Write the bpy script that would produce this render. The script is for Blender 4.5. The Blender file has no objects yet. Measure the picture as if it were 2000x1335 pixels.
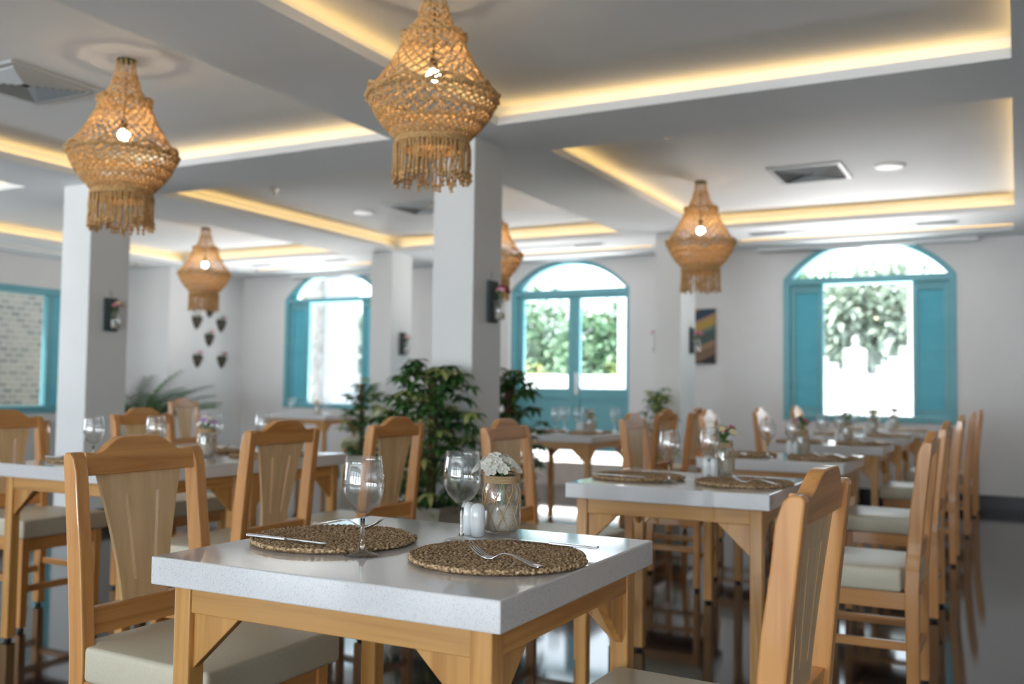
import bpy, bmesh, math, random
from mathutils import Vector, Matrix, Euler
random.seed(7)
PI = math.pi
S = bpy.context.scene
C = S.collection

# ------------------------------------------------------------------ camera
cam_d = bpy.data.cameras.new('camera')
cam = bpy.data.objects.new('camera', cam_d)
C.objects.link(cam)
S.camera = cam
cam_d.sensor_width = 36.0
cam_d.lens = 1889.0 / 2000.0 * 36.0
YAW, PITCH, ROLL = -0.4821, 0.04889, 0.01286
cy, sy, cp, sp = math.cos(YAW), math.sin(YAW), math.cos(PITCH), math.sin(PITCH)
F = Vector((sy * cp, cy * cp, sp)); X = Vector((cy, -sy, 0)); Y = X.cross(F)
X2 = math.cos(ROLL) * X + math.sin(ROLL) * Y
Y2 = -math.sin(ROLL) * X + math.cos(ROLL) * Y
cam.matrix_world = Matrix(((X2.x, Y2.x, -F.x, 0), (X2.y, Y2.y, -F.y, 0), (X2.z, Y2.z, -F.z, 1.09), (0, 0, 0, 1)))
cam_d.clip_start = 0.05
cam_d.dof.use_dof = True
cam_d.dof.focus_distance = 2.02
cam_d.dof.aperture_fstop = 2.9

# ------------------------------------------------------------------ world, sun, exposure
S.view_settings.view_transform = 'Standard'
S.view_settings.look = 'None'
S.view_settings.gamma = 1
S.view_settings.use_curve_mapping = False
S.view_settings.exposure = 0.36
W = bpy.data.worlds.new('daylight'); S.world = W
W.use_nodes = True
bg = W.node_tree.nodes['Background']
bg.inputs['Color'].default_value = (0.80, 0.90, 1.0, 1)
bg.inputs['Strength'].default_value = 3.6
sun_d = bpy.data.lights.new('sun', 'SUN')
sun_d.energy = 7.0; sun_d.angle = 0.02; sun_d.color = (1.0, 0.95, 0.88)
sun = bpy.data.objects.new('sun', sun_d); C.objects.link(sun)
sun.rotation_euler = (math.radians(32), 0, math.radians(-28))
cyc = S.cycles
cyc.use_denoising = True
cyc.max_bounces = 9; cyc.diffuse_bounces = 4; cyc.glossy_bounces = 4
cyc.transmission_bounces = 9; cyc.transparent_max_bounces = 12
cyc.caustics_reflective = False; cyc.caustics_refractive = False
cyc.sample_clamp_indirect = 6.0

YB_ = -7.5
BACK_LIGHT = 72.0      # daylight pushed in through each of the five big openings behind the camera
FAR_LIGHT = 620.0

def daylight(name, loc, rot, sx, szz, power, color):
    d = bpy.data.lights.new(name, 'AREA'); d.shape = 'RECTANGLE'; d.size = sx; d.size_y = szz
    d.energy = power; d.color = color
    o = bpy.data.objects.new(name, d); C.objects.link(o); o.location = loc; o.rotation_euler = rot
    return o
BACKWIN = [(-9.6, -7.8), (-7.0, -5.2), (-4.4, -2.6), (-1.8, 0.0), (0.5, 2.2)]
for (a, b) in BACKWIN:
    daylight('window_daylight', ((a + b) / 2, -7.7, 1.35), (PI / 2 + 0.95, 0, 0), b - a, 1.9, BACK_LIGHT, (0.86, 0.94, 1.0))
for (a, b, p) in ((-2.2, -0.5, 1.0), (-5.4, -4.0, 0.5), (-9.0, -7.4, 1.0)):      # added lamps below the far sills, standing in for bounce off sunlit paving
    daylight('added_paving_bounce', ((a + b) / 2, 11.75, 0.12), (-PI * 0.74, 0, 0), b - a + 1.0, 1.3, FAR_LIGHT * p, (1.0, 0.95, 0.93))
for x in (-8.0, -3.5, 0.6): daylight('added_paving_bounce', (x, YB_ - 1.2, 0.12), (PI * 0.74, 0, 0), 3.6, 1.4, 620.0, (0.92, 0.97, 1.0))  # added upward lamps imitating paving bounce behind the back openings
daylight('added_paving_bounce', (-11.9, 2.0, 0.12), (0, -PI * 0.74, 0), 1.4, 5.6, 220.0, (0.95, 0.98, 1.0))  # added lamp imitating paving bounce outside the left wall, out of view
daylight('window_daylight', (-10.98, 2.0, 1.45), (0, -PI / 2 - 0.9, 0), 1.7, 5.4, 22.0, (0.93, 0.97, 1.0))

# ------------------------------------------------------------------ materials
def mat(name, color, rough=0.5, metal=0.0, spec=0.5, coat=0.0, emit=None, estr=0.0, trans=0.0, ior=1.45):
    m = bpy.data.materials.new(name); m.use_nodes = True
    b = m.node_tree.nodes['Principled BSDF']
    b.inputs['Base Color'].default_value = (*color, 1)
    b.inputs['Roughness'].default_value = rough
    b.inputs['Metallic'].default_value = metal
    b.inputs['Specular IOR Level'].default_value = spec
    b.inputs['Coat Weight'].default_value = coat
    b.inputs['Coat Roughness'].default_value = 0.05
    b.inputs['Transmission Weight'].default_value = trans
    b.inputs['IOR'].default_value = ior
    if emit:
        b.inputs['Emission Color'].default_value = (*emit, 1)
        b.inputs['Emission Strength'].default_value = estr
    return m

def nodes(m):
    return m.node_tree.nodes, m.node_tree.links, m.node_tree.nodes['Principled BSDF']

def ramp(N, stops):
    r = N.new('ShaderNodeValToRGB')
    e = r.color_ramp.elements
    while len(e) < len(stops): e.new(0.5)
    for i, (p, c) in enumerate(stops):
        e[i].position = p; e[i].color = (*c, 1)
    return r

def noise_mat(name, c1, c2, scale=(10, 10, 10), detail=4, rough=0.5, bump=0.0, lo=0.35, hi=0.65, **kw):
    m = mat(name, c1, rough, **kw); N, L, B = nodes(m)
    tc = N.new('ShaderNodeTexCoord'); mp = N.new('ShaderNodeMapping'); mp.inputs['Scale'].default_value = scale
    nz = N.new('ShaderNodeTexNoise'); nz.inputs['Scale'].default_value = 1.0; nz.inputs['Detail'].default_value = detail
    L.new(tc.outputs['Object'], mp.inputs['Vector']); L.new(mp.outputs[0], nz.inputs['Vector'])
    r = ramp(N, [(lo, c1), (hi, c2)]); L.new(nz.outputs['Fac'], r.inputs[0]); L.new(r.outputs[0], B.inputs['Base Color'])
    if bump:
        bp = N.new('ShaderNodeBump'); bp.inputs['Strength'].default_value = bump; bp.inputs['Distance'].default_value = 0.004
        L.new(nz.outputs['Fac'], bp.inputs['Height']); L.new(bp.outputs[0], B.inputs['Normal'])
    return m

def wood_mat(name, axis, c1, c2, rough=0.32, vary=True):
    m = mat(name, c1, rough, coat=0.25); N, L, B = nodes(m)
    tc = N.new('ShaderNodeTexCoord'); mp = N.new('ShaderNodeMapping')
    sc = [34, 34, 34]; sc[axis] = 1.6; mp.inputs['Scale'].default_value = sc
    oi = N.new('ShaderNodeObjectInfo')
    va = N.new('ShaderNodeVectorMath'); va.operation = 'ADD'
    L.new(tc.outputs['Object'], va.inputs[0]); L.new(oi.outputs['Random'], va.inputs[1])
    L.new(va.outputs[0], mp.inputs['Vector'])
    nz = N.new('ShaderNodeTexNoise'); nz.inputs['Scale'].default_value = 1.0; nz.inputs['Detail'].default_value = 6
    nz.inputs['Distortion'].default_value = 0.6
    L.new(mp.outputs[0], nz.inputs['Vector'])
    r = ramp(N, [(0.32, c2), (0.5, c1), (0.72, tuple(min(1, v * 1.12) for v in c1))])
    L.new(nz.outputs['Fac'], r.inputs[0])
    hs = N.new('ShaderNodeHueSaturation'); hs.inputs['Saturation'].default_value = 1.0
    mr = N.new('ShaderNodeMapRange'); mr.inputs['To Min'].default_value = 0.86 if vary else 1; mr.inputs['To Max'].default_value = 1.1 if vary else 1
    L.new(oi.outputs['Random'], mr.inputs['Value']); L.new(mr.outputs[0], hs.inputs['Value'])
    L.new(r.outputs[0], hs.inputs['Color']); L.new(hs.outputs[0], B.inputs['Base Color'])
    bp = N.new('ShaderNodeBump'); bp.inputs['Strength'].default_value = 0.06; bp.inputs['Distance'].default_value = 0.002
    L.new(nz.outputs['Fac'], bp.inputs['Height']); L.new(bp.outputs[0], B.inputs['Normal'])
    return m

WC1, WC2 = (0.64, 0.300, 0.092), (0.52, 0.215, 0.055)
CH = [wood_mat('chair_wood_x', 0, WC1, WC2), wood_mat('chair_wood_y', 1, WC1, WC2), wood_mat('chair_wood_z', 2, WC1, WC2)]
TC1, TC2 = (0.62, 0.32, 0.095), (0.47, 0.21, 0.05)
TB = [wood_mat('table_wood_x', 0, TC1, TC2), wood_mat('table_wood_y', 1, TC1, TC2), wood_mat('table_wood_z', 2, TC1, TC2)]
SPL = wood_mat('pale_plywood', 2, (0.78, 0.53, 0.28), (0.70, 0.45, 0.21))
SPE = wood_mat('plywood_edge', 2, (0.60, 0.36, 0.17), (0.48, 0.26, 0.11))
VINYL = noise_mat('cream_vinyl', (0.62, 0.565, 0.43), (0.66, 0.60, 0.46), (160, 160, 160), rough=0.38, bump=0.05)
BLACKR = mat('black_rubber', (0.02, 0.02, 0.02), 0.5)
CHROME = mat('chrome', (0.75, 0.75, 0.77), 0.12, 1.0)
STEEL = mat('polished_steel', (0.72, 0.72, 0.74), 0.14, 1.0)
BRASSY = mat('brushed_nickel', (0.62, 0.60, 0.55), 0.3, 1.0)

WALL = noise_mat('white_wall_paint', (0.76, 0.745, 0.74), (0.79, 0.775, 0.77), (2, 2, 2), rough=0.75)
COLM = noise_mat('white_column_paint', (0.74, 0.75, 0.745), (0.77, 0.775, 0.77), (2, 2, 2), rough=0.6)
CEIL = noise_mat('ceiling_paint', (0.78, 0.80, 0.815), (0.81, 0.83, 0.845), (1, 1, 1), rough=0.7)
LIP = mat('cove_lip_paint', (0.80, 0.81, 0.80), 0.6)
TEAL = noise_mat('teal_painted_wood', (0.145, 0.40, 0.46), (0.165, 0.43, 0.49), (3, 3, 12), rough=0.45)
TEAL2 = noise_mat('bright_teal_slats', (0.16, 0.57, 0.69), (0.18, 0.61, 0.73), (3, 3, 12), rough=0.45)
WHITEM = mat('white_plastic', (0.82, 0.82, 0.82), 0.4)
VENTM = mat('vent_aluminium', (0.48, 0.51, 0.52), 0.45)
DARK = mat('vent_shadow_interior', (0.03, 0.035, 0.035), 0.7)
LED = mat('led_strip', (1, 0.8, 0.5), 0.5, emit=(1.0, 0.62, 0.20), estr=4.3)
BULB = mat('lit_bulb', (1, 1, 1), 0.4, emit=(1.0, 0.80, 0.52), estr=100.0)
ROPE = noise_mat('jute_rope', (0.50, 0.29, 0.11), (0.66, 0.42, 0.19), (60, 60, 60), rough=0.85, bump=0.3)
N_, L_, B_ = nodes(ROPE)
B_.inputs['Subsurface Weight'].default_value = 0.0
TWINE = noise_mat('twine', (0.50, 0.34, 0.18), (0.62, 0.45, 0.27), (300, 300, 300), rough=0.85)
SAND = noise_mat('white_sand', (0.70, 0.62, 0.50), (0.85, 0.80, 0.70), (200, 200, 200), rough=0.9)
CERAM = mat('white_ceramic', (0.80, 0.83, 0.84), 0.12, coat=0.5)
SOIL = noise_mat('potting_soil', (0.05, 0.03, 0.02), (0.10, 0.06, 0.04), (60, 60, 60), rough=0.95)
POT = noise_mat('beige_planter', (0.50, 0.48, 0.39), (0.54, 0.52, 0.43), (5, 5, 5), rough=0.55)
BARK = noise_mat('coir_pole', (0.07, 0.04, 0.025), (0.16, 0.09, 0.05), (40, 40, 40), rough=0.95, bump=0.5)
def leaf_mat(name, a, b, rough=0.4):
    m = mat(name, a, rough, spec=0.3); N, L, B = nodes(m)
    tc = N.new('ShaderNodeTexCoord'); nz = N.new('ShaderNodeTexNoise'); nz.inputs['Scale'].default_value = 9.0
    L.new(tc.outputs['Object'], nz.inputs['Vector'])
    r = ramp(N, [(0.38, a), (0.62, b)]); L.new(nz.outputs['Fac'], r.inputs[0]); L.new(r.outputs[0], B.inputs['Base Color'])
    return m
LEAFD = leaf_mat('dark_leaf', (0.03, 0.09, 0.03), (0.08, 0.19, 0.05))
LEAFM = leaf_mat('mid_leaf', (0.06, 0.16, 0.04), (0.15, 0.30, 0.07))
LEAFV = leaf_mat('variegated_leaf', (0.28, 0.36, 0.10), (0.50, 0.52, 0.22))
LEAFT = leaf_mat('tree_leaf', (0.17, 0.33, 0.20), (0.38, 0.50, 0.34), 0.6)
LEAFG = leaf_mat('grey_tree_leaf', (0.28, 0.36, 0.28), (0.44, 0.50, 0.42), 0.6)
LEAFY = leaf_mat('yellow_green_leaf', (0.42, 0.50, 0.10), (0.62, 0.62, 0.20), 0.6)
STEM = mat('green_stem', (0.16, 0.25, 0.07), 0.5)
PET_W = mat('white_petal', (0.86, 0.83, 0.74), 0.6)
PET_P = mat('pink_petal', (0.68, 0.16, 0.28), 0.6)
PET_L = mat('lilac_petal', (0.50, 0.34, 0.62), 0.6)
PET_R = mat('deep_red_petal', (0.40, 0.05, 0.12), 0.6)
PET_Y = mat('cream_yellow_petal', (0.78, 0.68, 0.36), 0.6)
PET_S = mat('soft_pink_petal', (0.80, 0.42, 0.48), 0.6)

# clear glass: see-through with a Fresnel reflection on each surface
def thin_glass(name, ior, tint):
    m = bpy.data.materials.new(name); m.use_nodes = True
    N, L = m.node_tree.nodes, m.node_tree.links
    for n in list(N): N.remove(n)
    o_ = N.new('ShaderNodeOutputMaterial'); mx = N.new('ShaderNodeMixShader'); tr = N.new('ShaderNodeBsdfTransparent')
    tr.inputs[0].default_value = (*tint, 1)
    gl = N.new('ShaderNodeBsdfGlossy'); gl.inputs['Roughness'].default_value = 0.01
    lw = N.new('ShaderNodeLayerWeight'); lw.inputs['Blend'].default_value = 0.5
    pw = N.new('ShaderNodeMath'); pw.operation = 'POWER'; pw.inputs[1].default_value = 2.7
    fr = N.new('ShaderNodeMath'); fr.operation = 'MULTIPLY_ADD'; f0 = ((ior - 1) / (ior + 1)) ** 2; fr.inputs[1].default_value = 0.85; fr.inputs[2].default_value = f0
    L.new(lw.outputs['Facing'], pw.inputs[0]); L.new(pw.outputs[0], fr.inputs[0])
    L.new(fr.outputs[0], mx.inputs[0]); L.new(tr.outputs[0], mx.inputs[1]); L.new(gl.outputs[0], mx.inputs[2]); L.new(mx.outputs[0], o_.inputs[0])
    return m
GLASS = thin_glass('clear_glass', 1.9, (0.985, 0.99, 0.99))
GLASSR = mat('solid_glass_stem', (1, 1, 1), 0.0, trans=1.0, ior=1.45)
PANE = thin_glass('window_pane_glass', 1.35, (0.98, 0.99, 0.99))

# quartz worktop: white with fine grey specks
QUARTZ = mat('white_quartz', (0.74, 0.72, 0.72), 0.10, coat=0.4); N, L, B = nodes(QUARTZ)
tc = N.new('ShaderNodeTexCoord')
v1 = N.new('ShaderNodeTexVoronoi'); v1.inputs['Scale'].default_value = 260
L.new(tc.outputs['Object'], v1.inputs['Vector'])
nz = N.new('ShaderNodeTexNoise'); nz.inputs['Scale'].default_value = 420; nz.inputs['Detail'].default_value = 2
L.new(tc.outputs['Object'], nz.inputs['Vector'])
r1 = ramp(N, [(0.34, (0.58, 0.555, 0.55)), (0.44, (0.73, 0.72, 0.72))]); L.new(nz.outputs['Fac'], r1.inputs[0])
r2 = ramp(N, [(0.10, (0.62, 0.60, 0.58)), (0.16, (1, 1, 1))]); L.new(v1.outputs['Distance'], r2.inputs[0])
mm = N.new('ShaderNodeMix'); mm.data_type = 'RGBA'; mm.blend_type = 'MULTIPLY'; mm.inputs[0].default_value = 0.4
L.new(r1.outputs[0], mm.inputs[6]); L.new(r2.outputs[0], mm.inputs[7]); L.new(mm.outputs[2], B.inputs['Base Color'])

# glossy black floor tiles laid diagonally
FLOOR = mat('polished_black_tile', (0.022, 0.018, 0.018), 0.07, spec=0.5); N, L, B = nodes(FLOOR)
tc = N.new('ShaderNodeTexCoord'); mp = N.new('ShaderNodeMapping'); mp.inputs['Rotation'].default_value = (0, 0, PI / 4)
mp.inputs['Location'].default_value = (0.13, 0.22, 0)
br = N.new('ShaderNodeTexBrick'); br.offset = 0.0; br.squash = 1.0
br.inputs['Scale'].default_value = 1.0; br.inputs['Brick Width'].default_value = 0.6; br.inputs['Row Height'].default_value = 0.6
br.inputs['Mortar Size'].default_value = 0.0035; br.inputs['Mortar Smooth'].default_value = 0.2
br.inputs['Color1'].default_value = (0.026, 0.020, 0.020, 1); br.inputs['Color2'].default_value = (0.020, 0.017, 0.018, 1)
br.inputs['Mortar'].default_value = (0.085, 0.075, 0.07, 1)
L.new(tc.outputs['Object'], mp.inputs[0]); L.new(mp.outputs[0], br.inputs['Vector']); L.new(br.outputs['Color'], B.inputs['Base Color'])
nz = N.new('ShaderNodeTexNoise'); nz.inputs['Scale'].default_value = 3.0; nz.inputs['Detail'].default_value = 5
L.new(tc.outputs['Object'], nz.inputs['Vector'])
mr = N.new('ShaderNodeMapRange'); mr.inputs['To Min'].default_value = 0.03; mr.inputs['To Max'].default_value = 0.12
L.new(nz.outputs['Fac'], mr.inputs['Value']); L.new(mr.outputs[0], B.inputs['Roughness'])

# woven seagrass
MATM = mat('woven_seagrass', (0.30, 0.19, 0.10), 0.8); N, L, B = nodes(MATM)
tc = N.new('ShaderNodeTexCoord'); nz = N.new('ShaderNodeTexNoise'); nz.inputs['Scale'].default_value = 170; nz.inputs['Detail'].default_value = 3
L.new(tc.outputs['Object'], nz.inputs['Vector'])
r1 = ramp(N, [(0.33, (0.09, 0.05, 0.025)), (0.5, (0.42, 0.265, 0.135)), (0.66, (0.74, 0.55, 0.34))])
L.new(nz.outputs['Fac'], r1.inputs[0]); L.new(r1.outputs[0], B.inputs['Base Color'])
bp = N.new('ShaderNodeBump'); bp.inputs['Strength'].default_value = 0.9; bp.inputs['Distance'].default_value = 0.003
L.new(nz.outputs['Fac'], bp.inputs['Height']); L.new(bp.outputs[0], B.inputs['Normal'])

# ------------------------------------------------------------------ mesh helpers
class MB:
    def __init__(s): s.v = []; s.f = []
    def add(s, vs, fs):
        b = len(s.v); s.v += [tuple(v) for v in vs]; s.f += [tuple(b + i for i in f) for f in fs]; return s
    def box(s, x0, x1, y0, y1, z0, z1):
        vs = [(x, y, z) for z in (z0, z1) for y in (y0, y1) for x in (x0, x1)]
        return s.add(vs, [(0, 2, 3, 1), (4, 5, 7, 6), (0, 1, 5, 4), (2, 6, 7, 3), (0, 4, 6, 2), (1, 3, 7, 5)])
    def prism(s, pts, axis, a, b):
        """polygon extruded along an axis; pts are the two other coordinates in xyz order"""
        n = len(pts)
        def P(p, t):
            q = [p[0], p[1]]; q.insert(axis, t); return q
        vs = [P(p, a) for p in pts] + [P(p, b) for p in pts]
        fs = [tuple(range(n)), tuple(range(2 * n - 1, n - 1, -1))]
        fs += [(i, (i + 1) % n, n + (i + 1) % n, n + i) for i in range(n)]
        return s.add(vs, fs)
    def lathe(s, prof, n=24, c=(0, 0, 0), cap=True):
        vs = []; fs = []
        for (r, z) in prof:
            for k in range(n):
                a = 2 * PI * k / n; vs.append((c[0] + r * math.cos(a), c[1] + r * math.sin(a), c[2] + z))
        for i in range(len(prof) - 1):
            for k in range(n):
                k2 = (k + 1) % n; fs.append((i * n + k, i * n + k2, (i + 1) * n + k2, (i + 1) * n + k))
        if cap:
            fs.append(tuple(range(n - 1, -1, -1))); m = (len(prof) - 1) * n; fs.append(tuple(range(m, m + n)))
        return s.add(vs, fs)
    def tube(s, pts, r, n=6, closed=False):
        pts = [Vector(p) for p in pts]; m = len(pts); vs = []; fs = []
        up = Vector((0, 0, 1)); prev = None
        for i, p in enumerate(pts):
            if closed: d = pts[(i + 1) % m] - pts[i - 1]
            else: d = pts[min(i + 1, m - 1)] - pts[max(i - 1, 0)]
            if d.length < 1e-9: d = Vector((0, 0, 1))
            d.normalize()
            if prev is None:
                a = up if abs(d.z) < 0.9 else Vector((1, 0, 0)); u = d.cross(a).normalized()
            else:
                u = (prev - d * prev.dot(d))
                u = u.normalized() if u.length > 1e-6 else d.orthogonal().normalized()
            prev = u; w = d.cross(u)
            rr = r[i] if isinstance(r, (list, tuple)) else r
            for k in range(n):
                a = 2 * PI * k / n; vs.append(p + (u * math.cos(a) + w * math.sin(a)) * rr)
        for i in range(m if closed else m - 1):
            j = (i + 1) % m
            for k in range(n):
                k2 = (k + 1) % n; fs.append((i * n + k, i * n + k2, j * n + k2, j * n + k))
        if not closed:
            fs.append(tuple(range(n - 1, -1, -1))); fs.append(tuple(range((m - 1) * n, m * n)))
        return s.add(vs, fs)
    def ball(s, c, r, n=8, sz=1.0):
        prof = [(r * math.sin(PI * i / (n - 1)) if 0 < i < n - 1 else r * 0.02, -r * sz * math.cos(PI * i / (n - 1))) for i in range(n)]
        return s.lathe(prof, n + 2, c)
    def leaf(s, base, d, length, width, droop=0.3, nrm=None, segs=3):
        """a folded pointed leaf with real curvature"""
        d = Vector(d).normalized(); base = Vector(base)
        side = d.cross(Vector((0, 0, 1)))
        side = side.normalized() if side.length > 1e-3 else Vector((1, 0, 0))
        if nrm is not None: side = (side + Vector(nrm)).normalized()
        up = side.cross(d).normalized()
        rows = []
        for i in range(segs + 1):
            t = i / segs
            c = base + d * length * t - Vector((0, 0, 1)) * droop * length * t * t
            w = width * math.sin(PI * (0.06 + 0.9 * t) ** 0.85) * 0.5
            rows.append((c - side * w + up * w * 0.25, c, c + side * w + up * w * 0.25))
        vs = [p for r_ in rows for p in r_]; fs = []
        for i in range(segs):
            a = i * 3; fs += [(a, a + 1, a + 4, a + 3), (a + 1, a + 2, a + 5, a + 4)]
        return s.add(vs, fs)
    def build(s, name, material, parent=None, bevel=0.0, smooth=False, loc=None, seg=2):
        me = bpy.data.meshes.new(name); me.from_pydata(s.v, [], s.f)
        bm = bmesh.new(); bm.from_mesh(me); bmesh.ops.recalc_face_normals(bm, faces=bm.faces); bm.to_mesh(me); bm.free()
        me.materials.append(material)
        if smooth:
            for p in me.polygons: p.use_smooth = True
        o = bpy.data.objects.new(name, me); C.objects.link(o)
        if parent is not None: o.parent = parent
        if loc: o.location = loc
        if bevel:
            md = o.modifiers.new('bevel', 'BEVEL'); md.width = bevel; md.segments = seg; md.limit_method = 'ANGLE'; md.angle_limit = 0.6
            md.harden_normals = False
        return o

def tag(o, label, cat, group=None, kind=None):
    o['label'] = label; o['category'] = cat
    if group: o['group'] = group
    if kind: o['kind'] = kind
    return o
def empty(name, loc=(0, 0, 0), rz=0.0, label=None, cat=None, group=None):
    o = bpy.data.objects.new(name, None); C.objects.link(o); o.location = loc; o.rotation_euler = (0, 0, rz)
    o.empty_display_size = 0.1
    if label: tag(o, label, cat, group)
    return o
def struct(name, mb, m, parent=None, **kw):
    o = mb.build(name, m, parent, **kw)
    if parent is None: o['kind'] = 'structure'
    return o
KIDS = {}
def copy_tree(o, parent=None):
    c = o.copy(); C.objects.link(c)
    if parent is not None: c.parent = parent
    kids = KIDS.get(o.name) or [k for k in bpy.data.objects if k.parent == o]
    KIDS[o.name] = kids
    for ch in kids: copy_tree(ch, c)
    return c
USED = set()
def place(proto, loc, rz, label, group=None, scale=None, rx=0, ry=0):
    """first call uses the prototype itself, later calls copy it with its parts"""
    if proto.name in USED: o = copy_tree(proto)
    else: o = proto; USED.add(proto.name)
    o.location = loc; o.rotation_euler = (rx, ry, rz)
    if scale: o.scale = (scale, scale, scale)
    o['label'] = label
    if group: o['group'] = group
    return o

# ------------------------------------------------------------------ room shell
ZL, ZT, ZC = 2.64, 2.69, 2.775          # soffit, top of cove lip, recessed ceiling
XL, XR, YB, YF = -10.7, 2.6, -7.5, 10.5
struct('floor', MB().box(XL - 0.3, XR + 0.3, YB - 0.2, YF + 0.3, -0.12, 0), FLOOR)

TRAYS = [(-9.6, -6.94, 1.48, 4.93), (-6.21, -3.45, 1.48, 4.93), (-2.70, -0.01, 1.48, 4.93),
         (-9.5, -6.94, 5.60, 9.03), (-6.21, -3.45, 5.60, 9.03), (-2.67, -0.01, 5.60, 9.03),
         (-9.3, -6.94, 9.75, 10.12), (-6.21, -3.45, 9.75, 10.12), (-2.6, -0.02, 9.75, 10.12),
         (-10.2, -9.95, 1.48, 8.9)]
def slab_with_holes(holes, z0, z1, x0, x1, y0, y1):
    xs = sorted({x0, x1} | {h[0] for h in holes} | {h[1] for h in holes})
    ys = sorted({y0, y1} | {h[2] for h in holes} | {h[3] for h in holes})
    inside = lambda cx, cy_: any(h[0] < cx < h[1] and h[2] < cy_ < h[3] for h in holes)
    vid = {}; mb = MB()
    def v(x, y, z):
        k = (x, y, z)
        if k not in vid: vid[k] = len(mb.v); mb.v.append(k)
        return vid[k]
    nx, ny = len(xs) - 1, len(ys) - 1
    solid = [[not inside((xs[i] + xs[i + 1]) / 2, (ys[j] + ys[j + 1]) / 2) for j in range(ny)] for i in range(nx)]
    g = lambda i, j: 0 <= i < nx and 0 <= j < ny and solid[i][j]
    for i in range(nx):
        for j in range(ny):
            if not solid[i][j]: continue
            a, b, c, d = xs[i], xs[i + 1], ys[j], ys[j + 1]
            mb.f.append((v(a, c, z0), v(a, d, z0), v(b, d, z0), v(b, c, z0)))
            mb.f.append((v(a, c, z1), v(b, c, z1), v(b, d, z1), v(a, d, z1)))
            if not g(i - 1, j): mb.f.append((v(a, c, z0), v(a, c, z1), v(a, d, z1), v(a, d, z0)))
            if not g(i + 1, j): mb.f.append((v(b, c, z0), v(b, d, z0), v(b, d, z1), v(b, c, z1)))
            if not g(i, j - 1): mb.f.append((v(a, c, z0), v(b, c, z0), v(b, c, z1), v(a, c, z1)))
            if not g(i, j + 1): mb.f.append((v(a, d, z0), v(a, d, z1), v(b, d, z1), v(b, d, z0)))
    return mb
ceil = slab_with_holes(TRAYS, ZL, ZT, XL - 0.2, XR + 0.2, YB - 0.2, YF + 0.2)
T = 0.11
up = slab_with_holes([(a - T, b + T, c - T, d + T) for (a, b, c, d) in TRAYS], ZT, ZC, XL - 0.2, XR + 0.2, YB - 0.2, YF + 0.2)
ceil.add(up.v, up.f); ceil.box(XL - 0.2, XR + 0.2, YB - 0.2, YF + 0.2, ZC, ZC + 0.15)
struct('ceiling', ceil, CEIL)
for (a, b, c, d) in TRAYS:                # warm LED strips lying in the cove troughs
    m = MB(); e = 0.075; w = 0.012; z0, z1 = ZT + 0.002, ZT + 0.012
    narrow = (d - c < 0.5) or (b - a < 0.5)
    if not narrow or d - c < 0.5:
        m.box(a, b, d + e - w, d + e, z0, z1)
        if not narrow: m.box(a, b, c - e, c - e + w, z0, z1)
    if not narrow or b - a < 0.5:
        m.box(a - e, a - e + w, c, d, z0, z1)
        if not narrow: m.box(b + e - w, b + e, c, d, z0, z1)
    o = m.build('trim_1', LED); o['kind'] = 'structure'

# far wall with an arched window, an arched double door and a second arched window
def arch_pts(x0, x1, zs, rise, n=18):
    hw = (x1 - x0) / 2; R = (hw * hw + rise * rise) / (2 * rise); cx = (x0 + x1) / 2; cz = zs + rise - R
    a0 = math.asin(hw / R)
    return [(cx + R * math.sin(t), cz + R * math.cos(t)) for t in [a0 - 2 * a0 * i / n for i in range(n + 1)]]  # right to left
OPEN = [(-9.08, -7.40, 0.80, 2.30, 0.40), (-5.53, -3.97, 0.0, 2.29, 0.37), (-2.215, -0.53, 0.80, 2.30, 0.42)]
wm = MB(); y0, y1 = YF, YF + 0.28; xa = -10.9
for (x0, x1, zb, zs, rise) in OPEN:
    wm.box(xa, x0, y0, y1, 0, ZC + 0.1)
    if zb > 0: wm.box(x0, x1, y0, y1, 0, zb)
    ar = arch_pts(x0, x1, zs, rise)
    wm.prism([(x0, ZC + 0.1)] + [(x1, ZC + 0.1)] + ar, 1, y0, y1)
    xa = x1
wm.box(xa, XR + 0.2, y0, y1, 0, ZC + 0.1)
struct('wall_far', wm, WALL)
# left wall with the wide window, then the jog that carries the wall pockets
lm = MB(); WY0, WY1, WZ0, WZ1 = 5.9, 8.32, 0.73, 2.27
lm.box(XL - 0.25, XL, YB - 0.2, -0.8, 0, ZC).box(XL - 0.25, XL, -0.8, 4.8, 0, 0.6).box(XL - 0.25, XL, -0.8, 4.8, 2.3, ZC).box(XL - 0.25, XL, 4.8, WY0, 0, ZC); lm.box(XL - 0.25, XL, WY1, 9.13, 0, ZC)
lm.box(XL - 0.25, XL, WY0, WY1, 0, WZ0); lm.box(XL - 0.25, XL, WY0, WY1, WZ1, ZC)
lm.box(XL - 0.25, -9.86, 9.13, YF, 0, ZC)
struct('wall_left', lm, WALL)
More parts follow.
